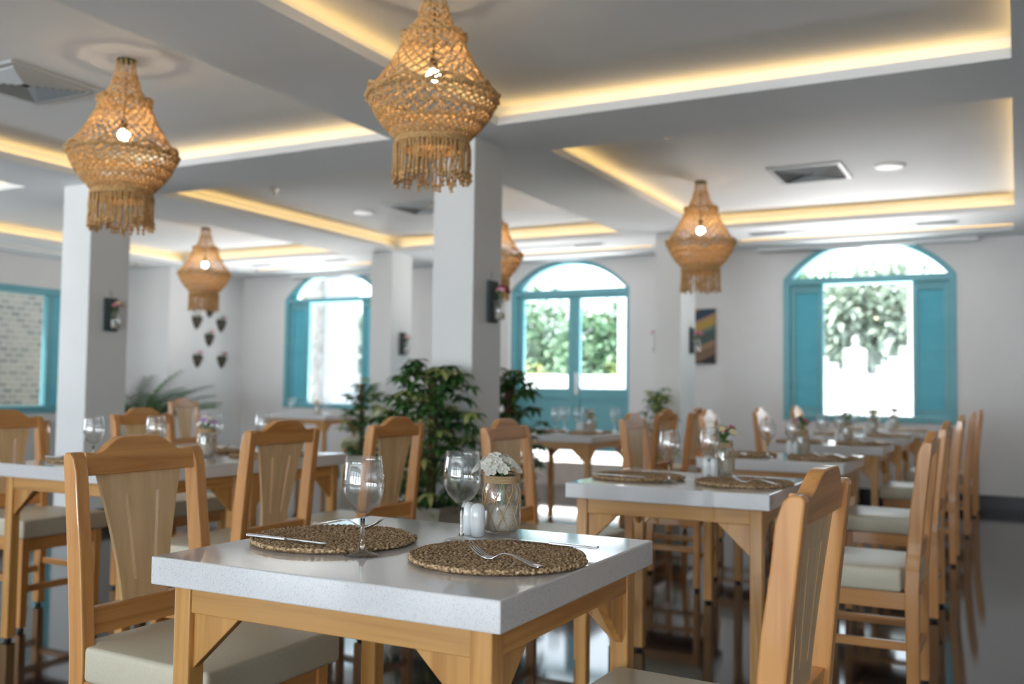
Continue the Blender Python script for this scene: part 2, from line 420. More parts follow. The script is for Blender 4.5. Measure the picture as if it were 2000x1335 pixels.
# wall behind the camera with five wide openings; plain wall on the right
bm_ = MB(); xa = XL - 0.2
for (a, b) in BACKWIN:
    bm_.box(xa, a, YB - 0.25, YB, 0, ZC); bm_.box(a, b, YB - 0.25, YB, 0, 0.35); bm_.box(a, b, YB - 0.25, YB, 2.35, ZC); xa = b
bm_.box(xa, XR + 0.2, YB - 0.25, YB, 0, ZC)
struct('wall_back', bm_, WALL)
struct('wall_right', MB().box(XR, XR + 0.2, YB, YF, 0, ZC), WALL)
for k, (a, b) in enumerate(BACKWIN):
    f = MB(); w = 0.06; ya, yb = YB - 0.2, YB - 0.1
    f.box(a, a + w, ya, yb, 0.35, 2.35).box(b - w, b, ya, yb, 0.35, 2.35).box(a + w, b - w, ya, yb, 0.35, 0.35 + w).box(a + w, b - w, ya, yb, 2.35 - w, 2.35)
    f.box(a + w, b - w, ya, yb, 1.78, 1.84).box((a + b) / 2 - 0.03, (a + b) / 2 + 0.03, ya, yb, 0.35 + w, 1.78)
    struct('window_%d' % (k + 4), f, TEAL)
# baseboards (glossy black)
BB = mat('black_baseboard', (0.012, 0.012, 0.014), 0.3, spec=0.3)
b = MB(); b.box(-9.86, -5.62, YF - 0.015, YF, 0, 0.125).box(-3.88, XR, YF - 0.015, YF, 0, 0.125)
struct('baseboard_far', b, BB)
struct('baseboard_left', MB().box(XL, XL + 0.015, YB, 9.13, 0, 0.125).box(-9.86, -9.845, 9.13, YF - 0.015, 0, 0.125).box(XL + 0.015, -9.845, 9.115, 9.13, 0, 0.125), BB)

# columns with their baseboards
COLS = [(-3.207, -2.92, 5.06, 5.42), (-6.65, -6.33, 5.06, 5.435), (-6.61, -6.32, 9.1, 9.51), (-3.17, -2.905, 9.1, 9.57)]
CL = ['white column with a wall planter on its right face, tall planter plant at its foot',
      'white column nearest the left wall, standing behind the long left table',
      'white column beside the left arched window',
      'white column between the teal double door and the striped wall art']
for (a, b_, c, d), lab in zip(COLS, CL):
    o = MB().box(a, b_, c, d, 0, ZL).build('column', COLM); tag(o, lab, 'column', kind='structure')
    s = MB().box(a - 0.012, b_ + 0.012, c - 0.012, d + 0.012, 0, 0.125).build('column_plinth', BB, o)

# ---- windows of the far wall (teal frame, transom, fixed louvred panels left and right, clear panes)
def louvre_panel(parent, x0, x1, z0, z1, y):
    p = MB(); w = 0.055
    p.box(x0, x0 + w, y, y + 0.045, z0, z1).box(x1 - w, x1, y, y + 0.045, z0, z1)
    p.box(x0 + w, x1 - w, y, y + 0.045, z0, z0 + 0.075).box(x0 + w, x1 - w, y, y + 0.045, z1 - 0.085, z1)
    o = p.build('shutter', TEAL, parent, bevel=0.004)
    s = MB(); n = 34; zz0, zz1 = z0 + 0.075, z1 - 0.085
    for i in range(n):
        zc = zz0 + (i + 0.5) * (zz1 - zz0) / n; h = (zz1 - zz0) / n
        s.add([(x0 + w, y + 0.008, zc - h * 0.62), (x1 - w, y + 0.008, zc - h * 0.62), (x1 - w, y + 0.036, zc + h * 0.5), (x0 + w, y + 0.036, zc + h * 0.5),
               (x0 + w, y + 0.014, zc - h * 0.72), (x1 - w, y + 0.014, zc - h * 0.72), (x1 - w, y + 0.042, zc + h * 0.4), (x0 + w, y + 0.042, zc + h * 0.4)],
              [(0, 1, 2, 3), (7, 6, 5, 4), (0, 4, 5, 1), (3, 2, 6, 7), (0, 3, 7, 4), (1, 5, 6, 2)])
    s.box(x0 + w, x1 - w, y + 0.043, y + 0.047, zz0, zz1)
    s.build('louvres', TEAL2, o)
def arch_frame(x0, x1, zb, zs, rise, w, y0, y1, zt0, zt1):
    """outer frame with arched head, plus the transom bar"""
    m = MB()
    m.box(x0, x0 + w, y0, y1, zb, zs).box(x1 - w, x1, y0, y1, zb, zs)
    if zb > 0.5: m.box(x0 + w, x1 - w, y0, y1, zb, zb + w)
    m.box(x0 + w, x1 - w, y0, y1, zt0, zt1)
    A = arch_pts(x0, x1, zs, rise, 24); Bp = arch_pts(x0 + w, x1 - w, zs, rise - w * 0.9, 24)
    for i in range(24):
        p, q, r, s = A[i], A[i + 1], Bp[i + 1], Bp[i]
        vs = [(t[0], yy, t[1]) for yy in (y0, y1) for t in (p, q, r, s)]
        m.add(vs, [(0, 1, 2, 3), (7, 6, 5, 4), (0, 4, 5, 1), (3, 2, 6, 7), (1, 5, 6, 2), (0, 3, 7, 4)])
    return m
def window(n, x0, x1, zb, zs, rise, ox0, ox1, oz0, oz1):
    yw = YF - 0.012
    fr_ = struct('window_%d' % n, arch_frame(x0, x1, zb, zs, rise, 0.065, yw, YF + 0.16, oz1, zs + 0.005), TEAL)
    louvre_panel(fr_, x0 + 0.067, ox0, zb + 0.067, oz1 - 0.002, YF + 0.03)
    louvre_panel(fr_, ox1, x1 - 0.067, zb + 0.067, oz1 - 0.002, YF + 0.03)
    p = MB().box(ox0 + 0.001, ox1 - 0.001, YF + 0.1, YF + 0.106, zb + 0.066, oz1 - 0.001); p.build('pane', PANE, fr_)
    ar = arch_pts(x0 + 0.066, x1 - 0.066, zs + 0.006, rise - 0.064)
    MB().prism(ar, 1, YF + 0.1, YF + 0.106).build('transom_pane', PANE, fr_)
    return fr_
w1 = window(1, *OPEN[2], -1.81, -0.94, 0.88, 2.235)
w2 = window(2, *OPEN[0], -8.68, -7.79, 0.86, 2.245)
# double door
x0, x1, zb, zs, rise = OPEN[1]
dfr = struct('door_1', arch_frame(x0, x1, 0.34, zs, rise, 0.06, YF + 0.05, YF + 0.22, 2.235, zs + 0.005), TEAL)
MB().prism(arch_pts(x0 + 0.06, x1 - 0.06, zs + 0.006, rise - 0.058), 1, YF + 0.14, YF + 0.146).build('transom_pane', PANE, dfr)
xm = -4.71
for (a, b_, pa, pb) in ((x0 + 0.06, xm - 0.002, -5.385, -4.785), (xm + 0.002, x1 - 0.06, -4.635, -4.035)):
    ya, yb = YF + 0.10, YF + 0.155
    m = MB().box(a, pa, ya, yb, 0.37, 2.23).box(pb, b_, ya, yb, 0.37, 2.23).box(pa, pb, ya, yb, 2.185, 2.23).box(pa, pb, ya, yb, 0.99, 1.11)
    m.box(pa, pb, ya, yb, 0.37, 0.47).box(pa, pb, ya + 0.02, yb, 0.47, 0.99)
    lf = m.build('door_leaf', TEAL, dfr, bevel=0.004)
    MB().box(pa, pb, ya + 0.02, ya + 0.026, 1.11, 2.185).build('pane', PANE, lf)
    if a > -5:
        h = MB().box(-4.695, -4.65, ya - 0.012, ya, 1.04, 1.30); h.tube([(-4.672, ya - 0.01, 1.22), (-4.672, ya - 0.045, 1.22), (-4.58, ya - 0.05, 1.22)], 0.009, 8)
        ho = h.build('door_handle', WHITEM, lf, bevel=0.003); ho['label'] = 'white lever handle on a long plate'
st = MB().box(x0 - 0.06, x1 + 0.06, YF - 0.38, YF + 0.0, 0.0, 0.27).box(x0, x1, YF, YF + 0.3, 0, 0.285)
STEPM = noise_mat('beige_stone_step', (0.58, 0.49, 0.42), (0.66, 0.57, 0.50), (9, 9, 9), rough=0.35)
o = struct('trim_2', st, STEPM, bevel=0.006)
# left wall window
f = MB(); xa_, xb_ = XL - 0.14, XL + 0.012; w = 0.085
f.box(xa_, xb_, WY0, WY0 + w, WZ0, WZ1).box(xa_, xb_, WY1 - w, WY1, WZ0, WZ1).box(xa_, xb_, WY0 + w, WY1 - w, WZ0, WZ0 + w).box(xa_, xb_, WY0 + w, WY1 - w, WZ1 - w, WZ1)
f.box(XL - 0.11, XL - 0.02, 7.98, 8.06, WZ0 + w, WZ1 - w)
w3 = struct('window_3', f, TEAL, bevel=0.003)
MB().box(XL - 0.08, XL - 0.074, WY0 + w, 7.98, WZ0 + w, WZ1 - w).build('pane', PANE, w3)
def louvre_y(parent, y0, y1, z0, z1, x):
    s = MB(); n = 36
    for i in range(n):
        zc = z0 + (i + 0.5) * (z1 - z0) / n; h = (z1 - z0) / n
        s.box(x - 0.02, x - 0.005, y0, y1, zc - h * 0.4, zc + h * 0.4)
    s.box(x - 0.03, x - 0.02, y0, y1, z0, z1)
    s.build('louvres', TEAL2, parent)
louvre_y(w3, 8.06, WY1 - w, WZ0 + w, WZ1 - w, XL - 0.03)
# blind boxes against the far wall
for (a, b_, z0, lab) in ((-2.47, -0.33, 2.60, 'slim white roller blind box above the right arched window'), (-8.9, -7.2, 2.585, 'slim roller blind box above the left arched window')):
    r = MB().box(a, b_, YF - 0.13, YF - 0.045, z0, ZL); o = r.build('roller_blind', WHITEM, bevel=0.004); tag(o, lab, 'blind')
    MB().tube([(a + 0.03, YF - 0.088, z0 - 0.008), ((a + b_) / 2, YF - 0.088, z0 - 0.008)], 0.006, 6).build('bottom_bar', BRASSY, o)
o = MB().box(XL, XL + 0.09, 5.5, 6.9, 2.42, 2.53).build('roller_blind', WHITEM, bevel=0.004); tag(o, 'grey roller blind case above the left wall window', 'blind')

# ------------------------------------------------------------------ ceiling fittings
def vent(x0, x1, y0, y1, label):
    root = empty('ceiling_vent', ((x0 + x1) / 2, (y0 + y1) / 2, ZC), 0, label, 'air vent')
    hx, hy = (x1 - x0) / 2, (y1 - y0) / 2
    f = MB(); w = 0.035
    f.box(-hx, hx, -hy, -hy + w, -0.014, 0).box(-hx, hx, hy - w, hy, -0.014, 0).box(-hx, -hx + w, -hy + w, hy - w, -0.014, 0).box(hx - w, hx, -hy + w, hy - w, -0.014, 0)
    f.build('frame', VENTM, root, bevel=0.002)
    MB().box(-hx + w, hx - w, -hy + w, hy - w, -0.004, -0.001).build('backing', DARK, root)
    n = 8
    for side in range(4):
        s = MB()
        for i in range(n):
            t0 = (i + 0.2) / (n + 1.0); t1 = t0 + 0.045
            a = 1 - t0; b_ = 1 - t1
            ix, iy = hx - w, hy - w
            P0 = {0: ((-a, -a), (a, -a), (b_, -b_), (-b_, -b_)), 1: ((a, -a), (a, a), (b_, b_), (b_, -b_)),
                  2: ((a, a), (-a, a), (-b_, b_), (b_, b_)), 3: ((-a, a), (-a, -a), (-b_, -b_), (-b_, b_))}[side]
            v = [(P0[0][0] * ix, P0[0][1] * iy, -0.005), (P0[1][0] * ix, P0[1][1] * iy, -0.005), (P0[2][0] * ix, P0[2][1] * iy, -0.022), (P0[3][0] * ix, P0[3][1] * iy, -0.022)]
            v += [(p[0], p[1], p[2] + 0.003) for p in v]
            s.add(v, [(0, 1, 2, 3), (7, 6, 5, 4), (0, 4, 5, 1), (1, 5, 6, 2), (2, 6, 7, 3), (3, 7, 4, 0)])
        s.build('louvre_bank', VENTM, root)
    return root
vent(-5.21, -4.64, 3.185, 3.76, 'square ceiling air vent at the far left beside the left rope chandelier')
vent(-1.665, -1.12, 7.25, 7.83, 'square ceiling air vent in the right coffer near the right window')
vent(-5.16, -4.60, 7.24, 7.78, 'dark square ceiling air vent left of the central column')
def disc(name, x, y, z, prof, m, label, cat):
    o = MB().lathe(prof, 24, (0, 0, 0)).build(name, m, loc=(x, y, z), smooth=False); tag(o, label, cat); return o
sd = disc('smoke_detector', -3.56, 3.73, ZC, [(0.078, 0), (0.080, -0.018), (0.074, -0.022), (0.072, -0.030), (0.066, -0.046), (0.02, -0.05)], WHITEM, 'round white smoke detector on the ceiling between the two near chandeliers', 'smoke detector')
MB().lathe([(0.055, -0.048), (0.05, -0.056), (0.02, -0.058)], 20).build('sensor_grille', VENTM, sd)
disc('ceiling_speaker', -0.82, 7.55, ZC, [(0.11, 0), (0.11, -0.010), (0.09, -0.016), (0.01, -0.016)], WHITEM, 'flat round white ceiling speaker right of the right vent', 'speaker')
disc('ceiling_speaker', -5.55, 7.50, ZC, [(0.11, 0), (0.11, -0.010), (0.09, -0.016), (0.01, -0.016)], WHITEM, 'flat round white ceiling speaker left of the dark vent', 'speaker')
disc('ceiling_speaker', -8.23, 5.85, ZC, [(0.11, 0), (0.11, -0.010), (0.09, -0.016), (0.01, -0.016)], WHITEM, 'flat round white ceiling speaker left of the left column', 'speaker')
for (x, y, lab) in ((-1.99, 5.94, 'small metal sprinkler head near the right rope chandelier'), (-5.63, 6.33, 'small sprinkler head in the coffer left of the central column')):
    o = MB().lathe([(0.035, 0), (0.035, -0.006), (0.012, -0.012), (0.012, -0.045), (0.028, -0.05), (0.028, -0.055), (0.005, -0.056)], 16).build('sprinkler', BRASSY, loc=(x, y, ZC)); tag(o, lab, 'sprinkler')
for (a, b_, lab) in ((-2.32, -0.45, 'long slot air diffuser in the soffit before the right window'), (-5.5, -3.85, 'long slot air diffuser in the soffit before the teal door'), (-8.75, -7.2, 'long slot air diffuser in the soffit before the left arched window')):
    r = MB().box(a, b_, 9.36, 9.378, ZL - 0.008, ZL).box(a, b_, 9.48, 9.498, ZL - 0.008, ZL).box(a, a + 0.018, 9.378, 9.48, ZL - 0.008, ZL).box(b_ - 0.018, b_, 9.378, 9.48, ZL - 0.008, ZL).build('slot_diffuser', VENTM)
    tag(r, lab, 'air vent')
    MB().box(a + 0.018, b_ - 0.018, 9.378, 9.48, ZL - 0.003, ZL - 0.0005).build('slot', DARK, r)
    MB().box(a + 0.35, b_ - 0.35, 9.40, 9.46, ZL - 0.007, ZL - 0.003).build('blade', WHITEM, r)

# ------------------------------------------------------------------ rope chandeliers
def chandelier_proto():
    root = empty('rope_chandelier'); root['category'] = 'chandelier'
    rnd = random.Random(3)
    MB().lathe([(0.05, 0), (0.05, -0.012), (0.012, -0.02)], 20).build('ceiling_rose', mat('dark_green_metal', (0.05, 0.06, 0.03), 0.5), root)
    MB().tube([(0, 0, -0.01), (0.004, 0.0, -0.18), (-0.003, 0, -0.33)], 0.0045, 6).build('power_cord', BLACKR, root)
    MB().lathe([(0.008, -0.32), (0.017, -0.332), (0.019, -0.375), (0.014, -0.385)], 14).build('bulb_socket', mat('brown_bakelite', (0.05, 0.03, 0.02), 0.4), root)
    MB().ball((0, 0, -0.41), 0.030, 12, 1.0).build('bulb', BULB, root, smooth=True)
    def pol(a, r, z): return (r * math.cos(a), r * math.sin(a), z)
    def netting(prof, N, turns, rr, step):
        """two families of strands that cross each other on a surface of revolution"""
        m = MB()
        L = len(prof) - 1
        for fam in (1, -1):
            for k in range(N):
                a0 = 2 * PI * k / N; pts = []
                for i in range(step + 1):
                    t = i / step; u = t * L; j = min(int(u), L - 1); q = u - j
                    r = prof[j][0] * (1 - q) + prof[j + 1][0] * q; z = prof[j][1] * (1 - q) + prof[j + 1][1] * q
                    zig = turns * 2 * PI / N * (abs(((t * turns) % 2) - 1)) / turns * 1.0
                    a = a0 + fam * (zig - PI / N)
                    pts.append(pol(a, r + fam * rr * 0.5 + rnd.uniform(-0.0015, 0.0015), z))
                m.tube(pts, rr, 5)
        return m
    # neck: open strands and a knotted ring
    m = MB(); n = 11
    for k in range(n):
        a = 2 * PI * k / n
        m.tube([pol(a, 0.046, -0.004), pol(a + 0.06, 0.048, -0.045), pol(a, 0.056, -0.09)], 0.0042, 5)
    nt = netting([(0.056, -0.09), (0.072, -0.15), (0.105, -0.215)], 11, 4, 0.0042, 12); m.add(nt.v, nt.f)
    for k in range(40):
        a = 2 * PI * k / 40; m.ball(pol(a, 0.058, -0.092), 0.0065, 5)
    m.build('neck_netting', ROPE, root, smooth=True)
    # collar ring with scalloped ruffle
    m = MB(); pts = [pol(2 * PI * k / 96, 0.128 + 0.012 * math.sin(k * 2 * PI / 12), -0.225 + 0.010 * math.cos(k * 2 * PI / 12)) for k in range(96)]
    m.tube(pts, 0.0085, 6, closed=True)
    pts = [pol(2 * PI * k / 96, 0.120, -0.235 - 0.008 * math.cos(k * 2 * PI / 8)) for k in range(96)]; m.tube(pts, 0.007, 6, closed=True)
    for k in range(48): m.ball(pol(2 * PI * k / 48, 0.128 + 0.01 * rnd.random(), -0.232 - 0.012 * rnd.random()), 0.009, 5)
    for k in range(12):
        a = 2 * PI * k / 12; m.tube([pol(a, 0.100, -0.21), pol(a + 0.1, 0.142, -0.218), pol(a + 0.2, 0.132, -0.236)], 0.006, 5)
    m.build('collar_ring', ROPE, root, smooth=True)
    # cone
    cone = netting([(0.120, -0.235), (0.142, -0.29), (0.175, -0.36), (0.225, -0.44), (0.278, -0.512)], 24, 6, 0.0042, 24)
    for k in range(24):
        for (r, z, ph) in ((0.1315, -0.262, 0), (0.148, -0.30, 0.5), (0.165, -0.34, 0)): cone.ball(pol(2 * PI * (k + ph) / 24, r, z), 0.0065, 4)
    cone.build('cone_netting', ROPE, root, smooth=True)
    # widest rim: hoop plus wavy ruffle
    m = MB(); m.tube([pol(2 * PI * k / 120, 0.272, -0.52) for k in range(120)], 0.009, 6, closed=True)
    m.tube([pol(2 * PI * k / 144, 0.279 + 0.006 * math.sin(k * 2 * PI / 9), -0.505 + 0.016 * math.cos(k * 2 * PI / 16)) for k in range(144)], 0.008, 6, closed=True)
    for k in range(110): m.ball(pol(2 * PI * k / 110, 0.277 + 0.006 * rnd.random(), -0.515 - 0.02 * rnd.random()), 0.0075, 4)
    m.build('rim', ROPE, root, smooth=True)
    # bowl: tight knotted net
    prof = [(0.272, -0.52), (0.262, -0.56), (0.238, -0.61), (0.202, -0.66), (0.160, -0.708), (0.146, -0.722)]
    bowl = netting(prof, 40, 10, 0.0042, 40)
    for row in range(10):
        u = (row + 0.5) / 10 * (len(prof) - 1); j = min(int(u), len(prof) - 2); q = u - j
        r = prof[j][0] * (1 - q) + prof[j + 1][0] * q; z = prof[j][1] * (1 - q) + prof[j + 1][1] * q
        for k in range(40): bowl.ball(pol(2 * PI * (k + 0.5 * (row % 2)) / 40, r, z), 0.0068 if r > 0.2 else 0.006, 4)
    bowl.build('bowl_netting', ROPE, root, smooth=True)
    m = MB(); m.tube([pol(2 * PI * k / 60, 0.150, -0.724) for k in range(60)], 0.010, 6, closed=True)
    m.tube([pol(2 * PI * k / 60, 0.156, -0.738) for k in range(60)], 0.007, 6, closed=True)
    m.build('lower_hoop', ROPE, root, smooth=True)
    # inner skirt seen glowing behind the fringe
    sk = netting([(0.138, -0.715), (0.132, -0.75), (0.124, -0.77)], 34, 3, 0.0055, 8); sk.build('inner_skirt', ROPE, root, smooth=True)
    # fringe with knotted ends
    m = MB()
    for k in range(62):
        a = 2 * PI * (k + rnd.uniform(-0.3, 0.3)) / 62; r = 0.156 + rnd.uniform(-0.006, 0.008); zl = -0.905 + rnd.uniform(-0.014, 0.022)
        if k % 13 == 0: zl += 0.05
        pts = [pol(a, 0.154, -0.725)]
        for i in range(1, 6):
            t = i / 5; pts.append(pol(a + rnd.uniform(-0.03, 0.03), r + rnd.uniform(-0.003, 0.003), -0.725 + (zl + 0.725) * t))
        m.tube(pts, 0.0046, 5); m.ball((pts[-1][0], pts[-1][1], zl + 0.015), 0.010, 5, 1.1)
        m.tube([pts[-1], (pts[-1][0] * 1.03, pts[-1][1] * 1.03, zl - 0.012)], [0.005, 0.009], 5)
    m.build('fringe', ROPE, root, smooth=True)
    return root
ch = chandelier_proto()
CHL = [((-4.09, 3.45, ZC), 0.4, 'large rope chandelier hanging at the upper left in front of the left column'),
       ((-2.17, 3.40, ZC), 1.3, 'large rope chandelier hanging at top centre in front of the central column'),
       ((-2.24, 7.52, ZC), 2.1, 'small looking rope chandelier between the teal door and the right window'),
       ((-7.70, 7.60, ZC), 0.9, 'distant rope chandelier hanging in front of the wall pockets'),
       ((-4.16, 7.55, ZC), 2.9, 'rope chandelier half hidden behind the central column')]
for i, (loc, rz, lab) in enumerate(CHL):
    o = place(ch, loc, rz, lab, 'rope chandeliers')
    o.scale = (0.975, 0.975, 0.965) if i != 1 else (0.99, 0.99, 0.90)

# ------------------------------------------------------------------ chairs (local +x is the way the sitter faces)
def chair_proto():
    root = empty('dining_chair'); root['category'] = 'chair'
    hw = 0.205; pw = 0.036
    # side outline of a rear post (x, z)
    def xb(z):      # back line of the post
        if z < 0.42: return -0.232
        return -0.232 - 0.046 * ((z - 0.42) / 0.505) ** 1.3
    zs = [0.015, 0.42, 0.50, 0.60, 0.70, 0.80, 0.88]
    back = [(xb(z), z) for z in zs]
    for s in (-1, 1):
        y0, y1 = (s * hw - pw, s * hw) if s > 0 else (s * hw, s * hw + pw)
        front = [(xb(z) + (0.042 if z < 0.3 else 0.048 if z < 0.75 else 0.044), z) for z in zs]
        top = [(xb(0.915) + 0.036, 0.915), (xb(0.927) + 0.026, 0.926), (xb(0.927) + 0.008, 0.927), (xb(0.915), 0.918)]
        pts = front + top + back[::-1]
        MB().prism(pts, 1, y0, y1).build('back_post', CH[2], root, bevel=0.004)
    # crest rail with a centre hump, following the lean
    n = 28; f = []; iw = hw - pw + 0.001
    def crest(t):   # t 0..1 across
        u = abs(t - 0.5) * 2
        if u > 0.78: return 0.921 + 0.006 * (u - 0.78) / 0.22
        v = min(1, (1 - u / 0.78) * 1.7); v = v * v * (3 - 2 * v)
        return 0.921 + 0.030 * v + 0.010 * (1 - (u / 0.78) ** 2)
    pts = [(-iw + 2 * iw * i / n, crest(i / n)) for i in range(n + 1)] + [(iw, 0.870), (-iw, 0.870)]
    m = MB(); vs = []
    for dx in (0.036, 0.008):
        for (y, z) in pts: vs.append((xb(z) + dx + 0.006 * math.cos(y / iw * PI / 2) * -1, y, z))
    k = len(pts)
    m.add(vs, [tuple(range(k)), tuple(range(2 * k - 1, k - 1, -1))] + [(i, (i + 1) % k, k + (i + 1) % k, k + i) for i in range(k)])
    m.build('crest_rail', CH[1], root, bevel=0.003)
    # lower back rail
    m = MB(); vs = []
    for dx in (0.036, 0.010):
        for (y, z) in ((-iw, 0.498), (iw, 0.498), (iw, 0.562), (-iw, 0.562)): vs.append((xb(z) + dx, y, z))
    m.add(vs, [(0, 1, 2, 3), (7, 6, 5, 4), (0, 4, 5, 1), (1, 5, 6, 2), (2, 6, 7, 3), (3, 7, 4, 0)])
    m.build('lower_back_rail', CH[1], root, bevel=0.003)
    # splat with two cut slots: built as three ribs joined above and below
    z0, z1 = 0.560, 0.872; N_z = 16
    def half(t): return 0.071 + 0.060 * t ** 1.4          # outer half width, wide at the top
    def slotc(t): return 0.027 + 0.028 * t ** 1.1
    def hole(t): return 0.0042 if 0.14 < t < 0.84 else 0.0
    m = MB()
    rows = [i / N_z for i in range(N_z + 1)]
    tl = [0, 0.07, 0.135, 0.145, 0.22, 0.30, 0.38, 0.46, 0.54, 0.62, 0.70, 0.78, 0.835, 0.845, 0.92, 1.0]
    ys = []
    for t in tl:
        h, c, g = half(t), slotc(t), hole(t)
        ys.append([-h, -c - g, -c + g, c - g, c + g, h])
    for i in range(len(tl) - 1):
        za, zb_ = z0 + (z1 - z0) * tl[i], z0 + (z1 - z0) * tl[i + 1]
        slot = hole((tl[i] + tl[i + 1]) / 2) > 0
        segs = [(0, 1), (2, 3), (4, 5)] if slot else [(0, 5)]
        for (p, q) in segs:
            vs = []
            for dx in (0.027, 0.017):
                vs += [(xb(za) + dx, ys[i][p], za), (xb(za) + dx, ys[i][q], za), (xb(zb_) + dx, ys[i + 1][q], zb_), (xb(zb_) + dx, ys[i + 1][p], zb_)]
            fs = [(0, 1, 2, 3), (7, 6, 5, 4), (0, 3, 7, 4), (1, 5, 6, 2)]
            if tl[i] in (0, 0.845): fs.append((0, 4, 5, 1))
            if tl[i + 1] in (1.0, 0.135): fs.append((3, 2, 6, 7))
            m.add(vs, fs)
    m.build('splat', SPL, root)
    # seat cushion, notched round the posts
    cu = MB()
    out = [(-0.175, -0.212), (0.225, -0.226), (0.225, 0.226), (-0.175, 0.212), (-0.175, 0.165), (-0.222, 0.165), (-0.222, -0.165), (-0.175, -0.165)]
    cu.prism(out, 2, 0.405, 0.487)
    c = cu.build('seat_cushion', VINYL, root, bevel=0.012, smooth=True, seg=3)
    # seat frame
    zr0, zr1 = 0.345, 0.404
    MB().box(0.172, 0.194, -0.17, 0.17, zr0, zr1).build('seat_rail', CH[1], root, bevel=0.002)
    MB().box(-0.215, -0.197, -0.168, 0.168, zr0, zr1).build('seat_rail', CH[1], root, bevel=0.002)
    for a, b_ in ((-0.200, -0.180), (0.180, 0.200)): MB().box(-0.19, 0.164, a, b_, zr0, zr1).build('seat_rail', CH[0], root, bevel=0.002)
    for s in (-1, 1):
        a, b_ = sorted((s * 0.208, s * 0.170))
        MB().add([(0.165, a, 0.404), (0.201, a, 0.404), (0.201, b_, 0.404), (0.165, b_, 0.404), (0.167, a + 0.003, 0.015), (0.197, a + 0.003, 0.015), (0.197, b_ - 0.003, 0.015), (0.167, b_ - 0.003, 0.015)],
                 [(0, 1, 2, 3), (7, 6, 5, 4), (0, 4, 5, 1), (1, 5, 6, 2), (2, 6, 7, 3), (3, 7, 4, 0)]).build('front_leg', CH[2], root, bevel=0.003)
    for s in (-1, 1):
        a, b_ = sorted((s * 0.198, s * 0.182))
        MB().box(-0.192, 0.169, a, b_, 0.205, 0.235).build('side_stretcher', CH[0], root, bevel=0.002)
    MB().box(0.174, 0.190, -0.172, 0.172, 0.165, 0.195).build('front_stretcher', CH[1], root, bevel=0.002)
    MB().box(-0.222, -0.206, -0.170, 0.170, 0.165, 0.195).build('rear_stretcher', CH[1], root, bevel=0.002)
    for (x, y) in ((0.182, 0.189), (0.182, -0.189), (-0.211, 0.187), (-0.211, -0.187)):
        MB().lathe([(0.013, 0), (0.014, 0.006), (0.011, 0.015)], 12, (x, y, 0)).build('foot_glide', BLACKR, root)
    return root
chair = chair_proto()
CHG = 'wooden dining chairs with cream seats'
def dchair(x, y, face, label, jit=0.0): place(chair, (x, y, 0), (0 if face > 0 else PI) + jit, label, CHG)
dchair(-1.735, 1.757, 1, 'nearest wooden dining chair at the left side of the front table', 0.0)
dchair(-0.572, 1.80, -1, 'large blurred wooden dining chair at the lower right, right side of the front table', -0.03)
dchair(-1.755, 3.80, 1, 'wooden dining chair facing right just behind the jar of white flowers', 0.01)
dchair(-0.540, 3.83, -1, 'wooden dining chair at the right side of the second table in the right row')
dchair(-1.76, 5.42, 1, 'wooden dining chair at the left side of the third table in the right row', 0.02)
dchair(-0.58, 5.33, -1, 'wooden dining chair at the right side of the third table in the right row', -0.015)
dchair(-1.75, 6.95, 1, 'dining chair with light washed back, left of the fourth right row table', 0.03)
dchair(-0.59, 7.02, -1, 'wooden dining chair at the right side of the fourth table in the right row')
dchair(-1.74, 8.50, 1, 'dining chair with light washed back, left of the fifth right row table')
dchair(-0.575, 8.47, -1, 'wooden dining chair at the right side of the fifth table in the right row', 0.02)
dchair(-1.70, 9.86, 1, 'wooden dining chair at the left side of the last table below the right window')
dchair(-0.565, 9.86, -1, 'wooden dining chair at the right side of the last table below the right window')
dchair(-2.765, 2.90, -1, 'dining chair with its back to us, left of the front wine glass', 0.02)
dchair(-2.755, 3.66, -1, 'wooden dining chair with its back towards us, in front of the potted plant', 0.0)
dchair(-4.09, 3.02, 1, 'wooden dining chair at the far left edge, left side of the long left table')
dchair(-4.10, 3.86, 1, 'wooden dining chair right of the left column, left side of the long left table', -0.02)
dchair(-7.20, 7.15, 1, 'dark looking wooden dining chair in front of the wall with the wall pockets', 0.1)
dchair(-3.86, 7.15, 1, 'wooden dining chair at the left side of the table before the teal door', 0.0)
dchair(-2.60, 7.00, -1, 'nearer dining chair at the right of the table before the teal door', -0.02)
dchair(-2.55, 7.62, -1, 'farther dining chair at the right of the table before the teal door', 0.02)
dchair(-6.95, 9.55, -1, 'wooden dining chair at the table below the left arched window', 0.0)

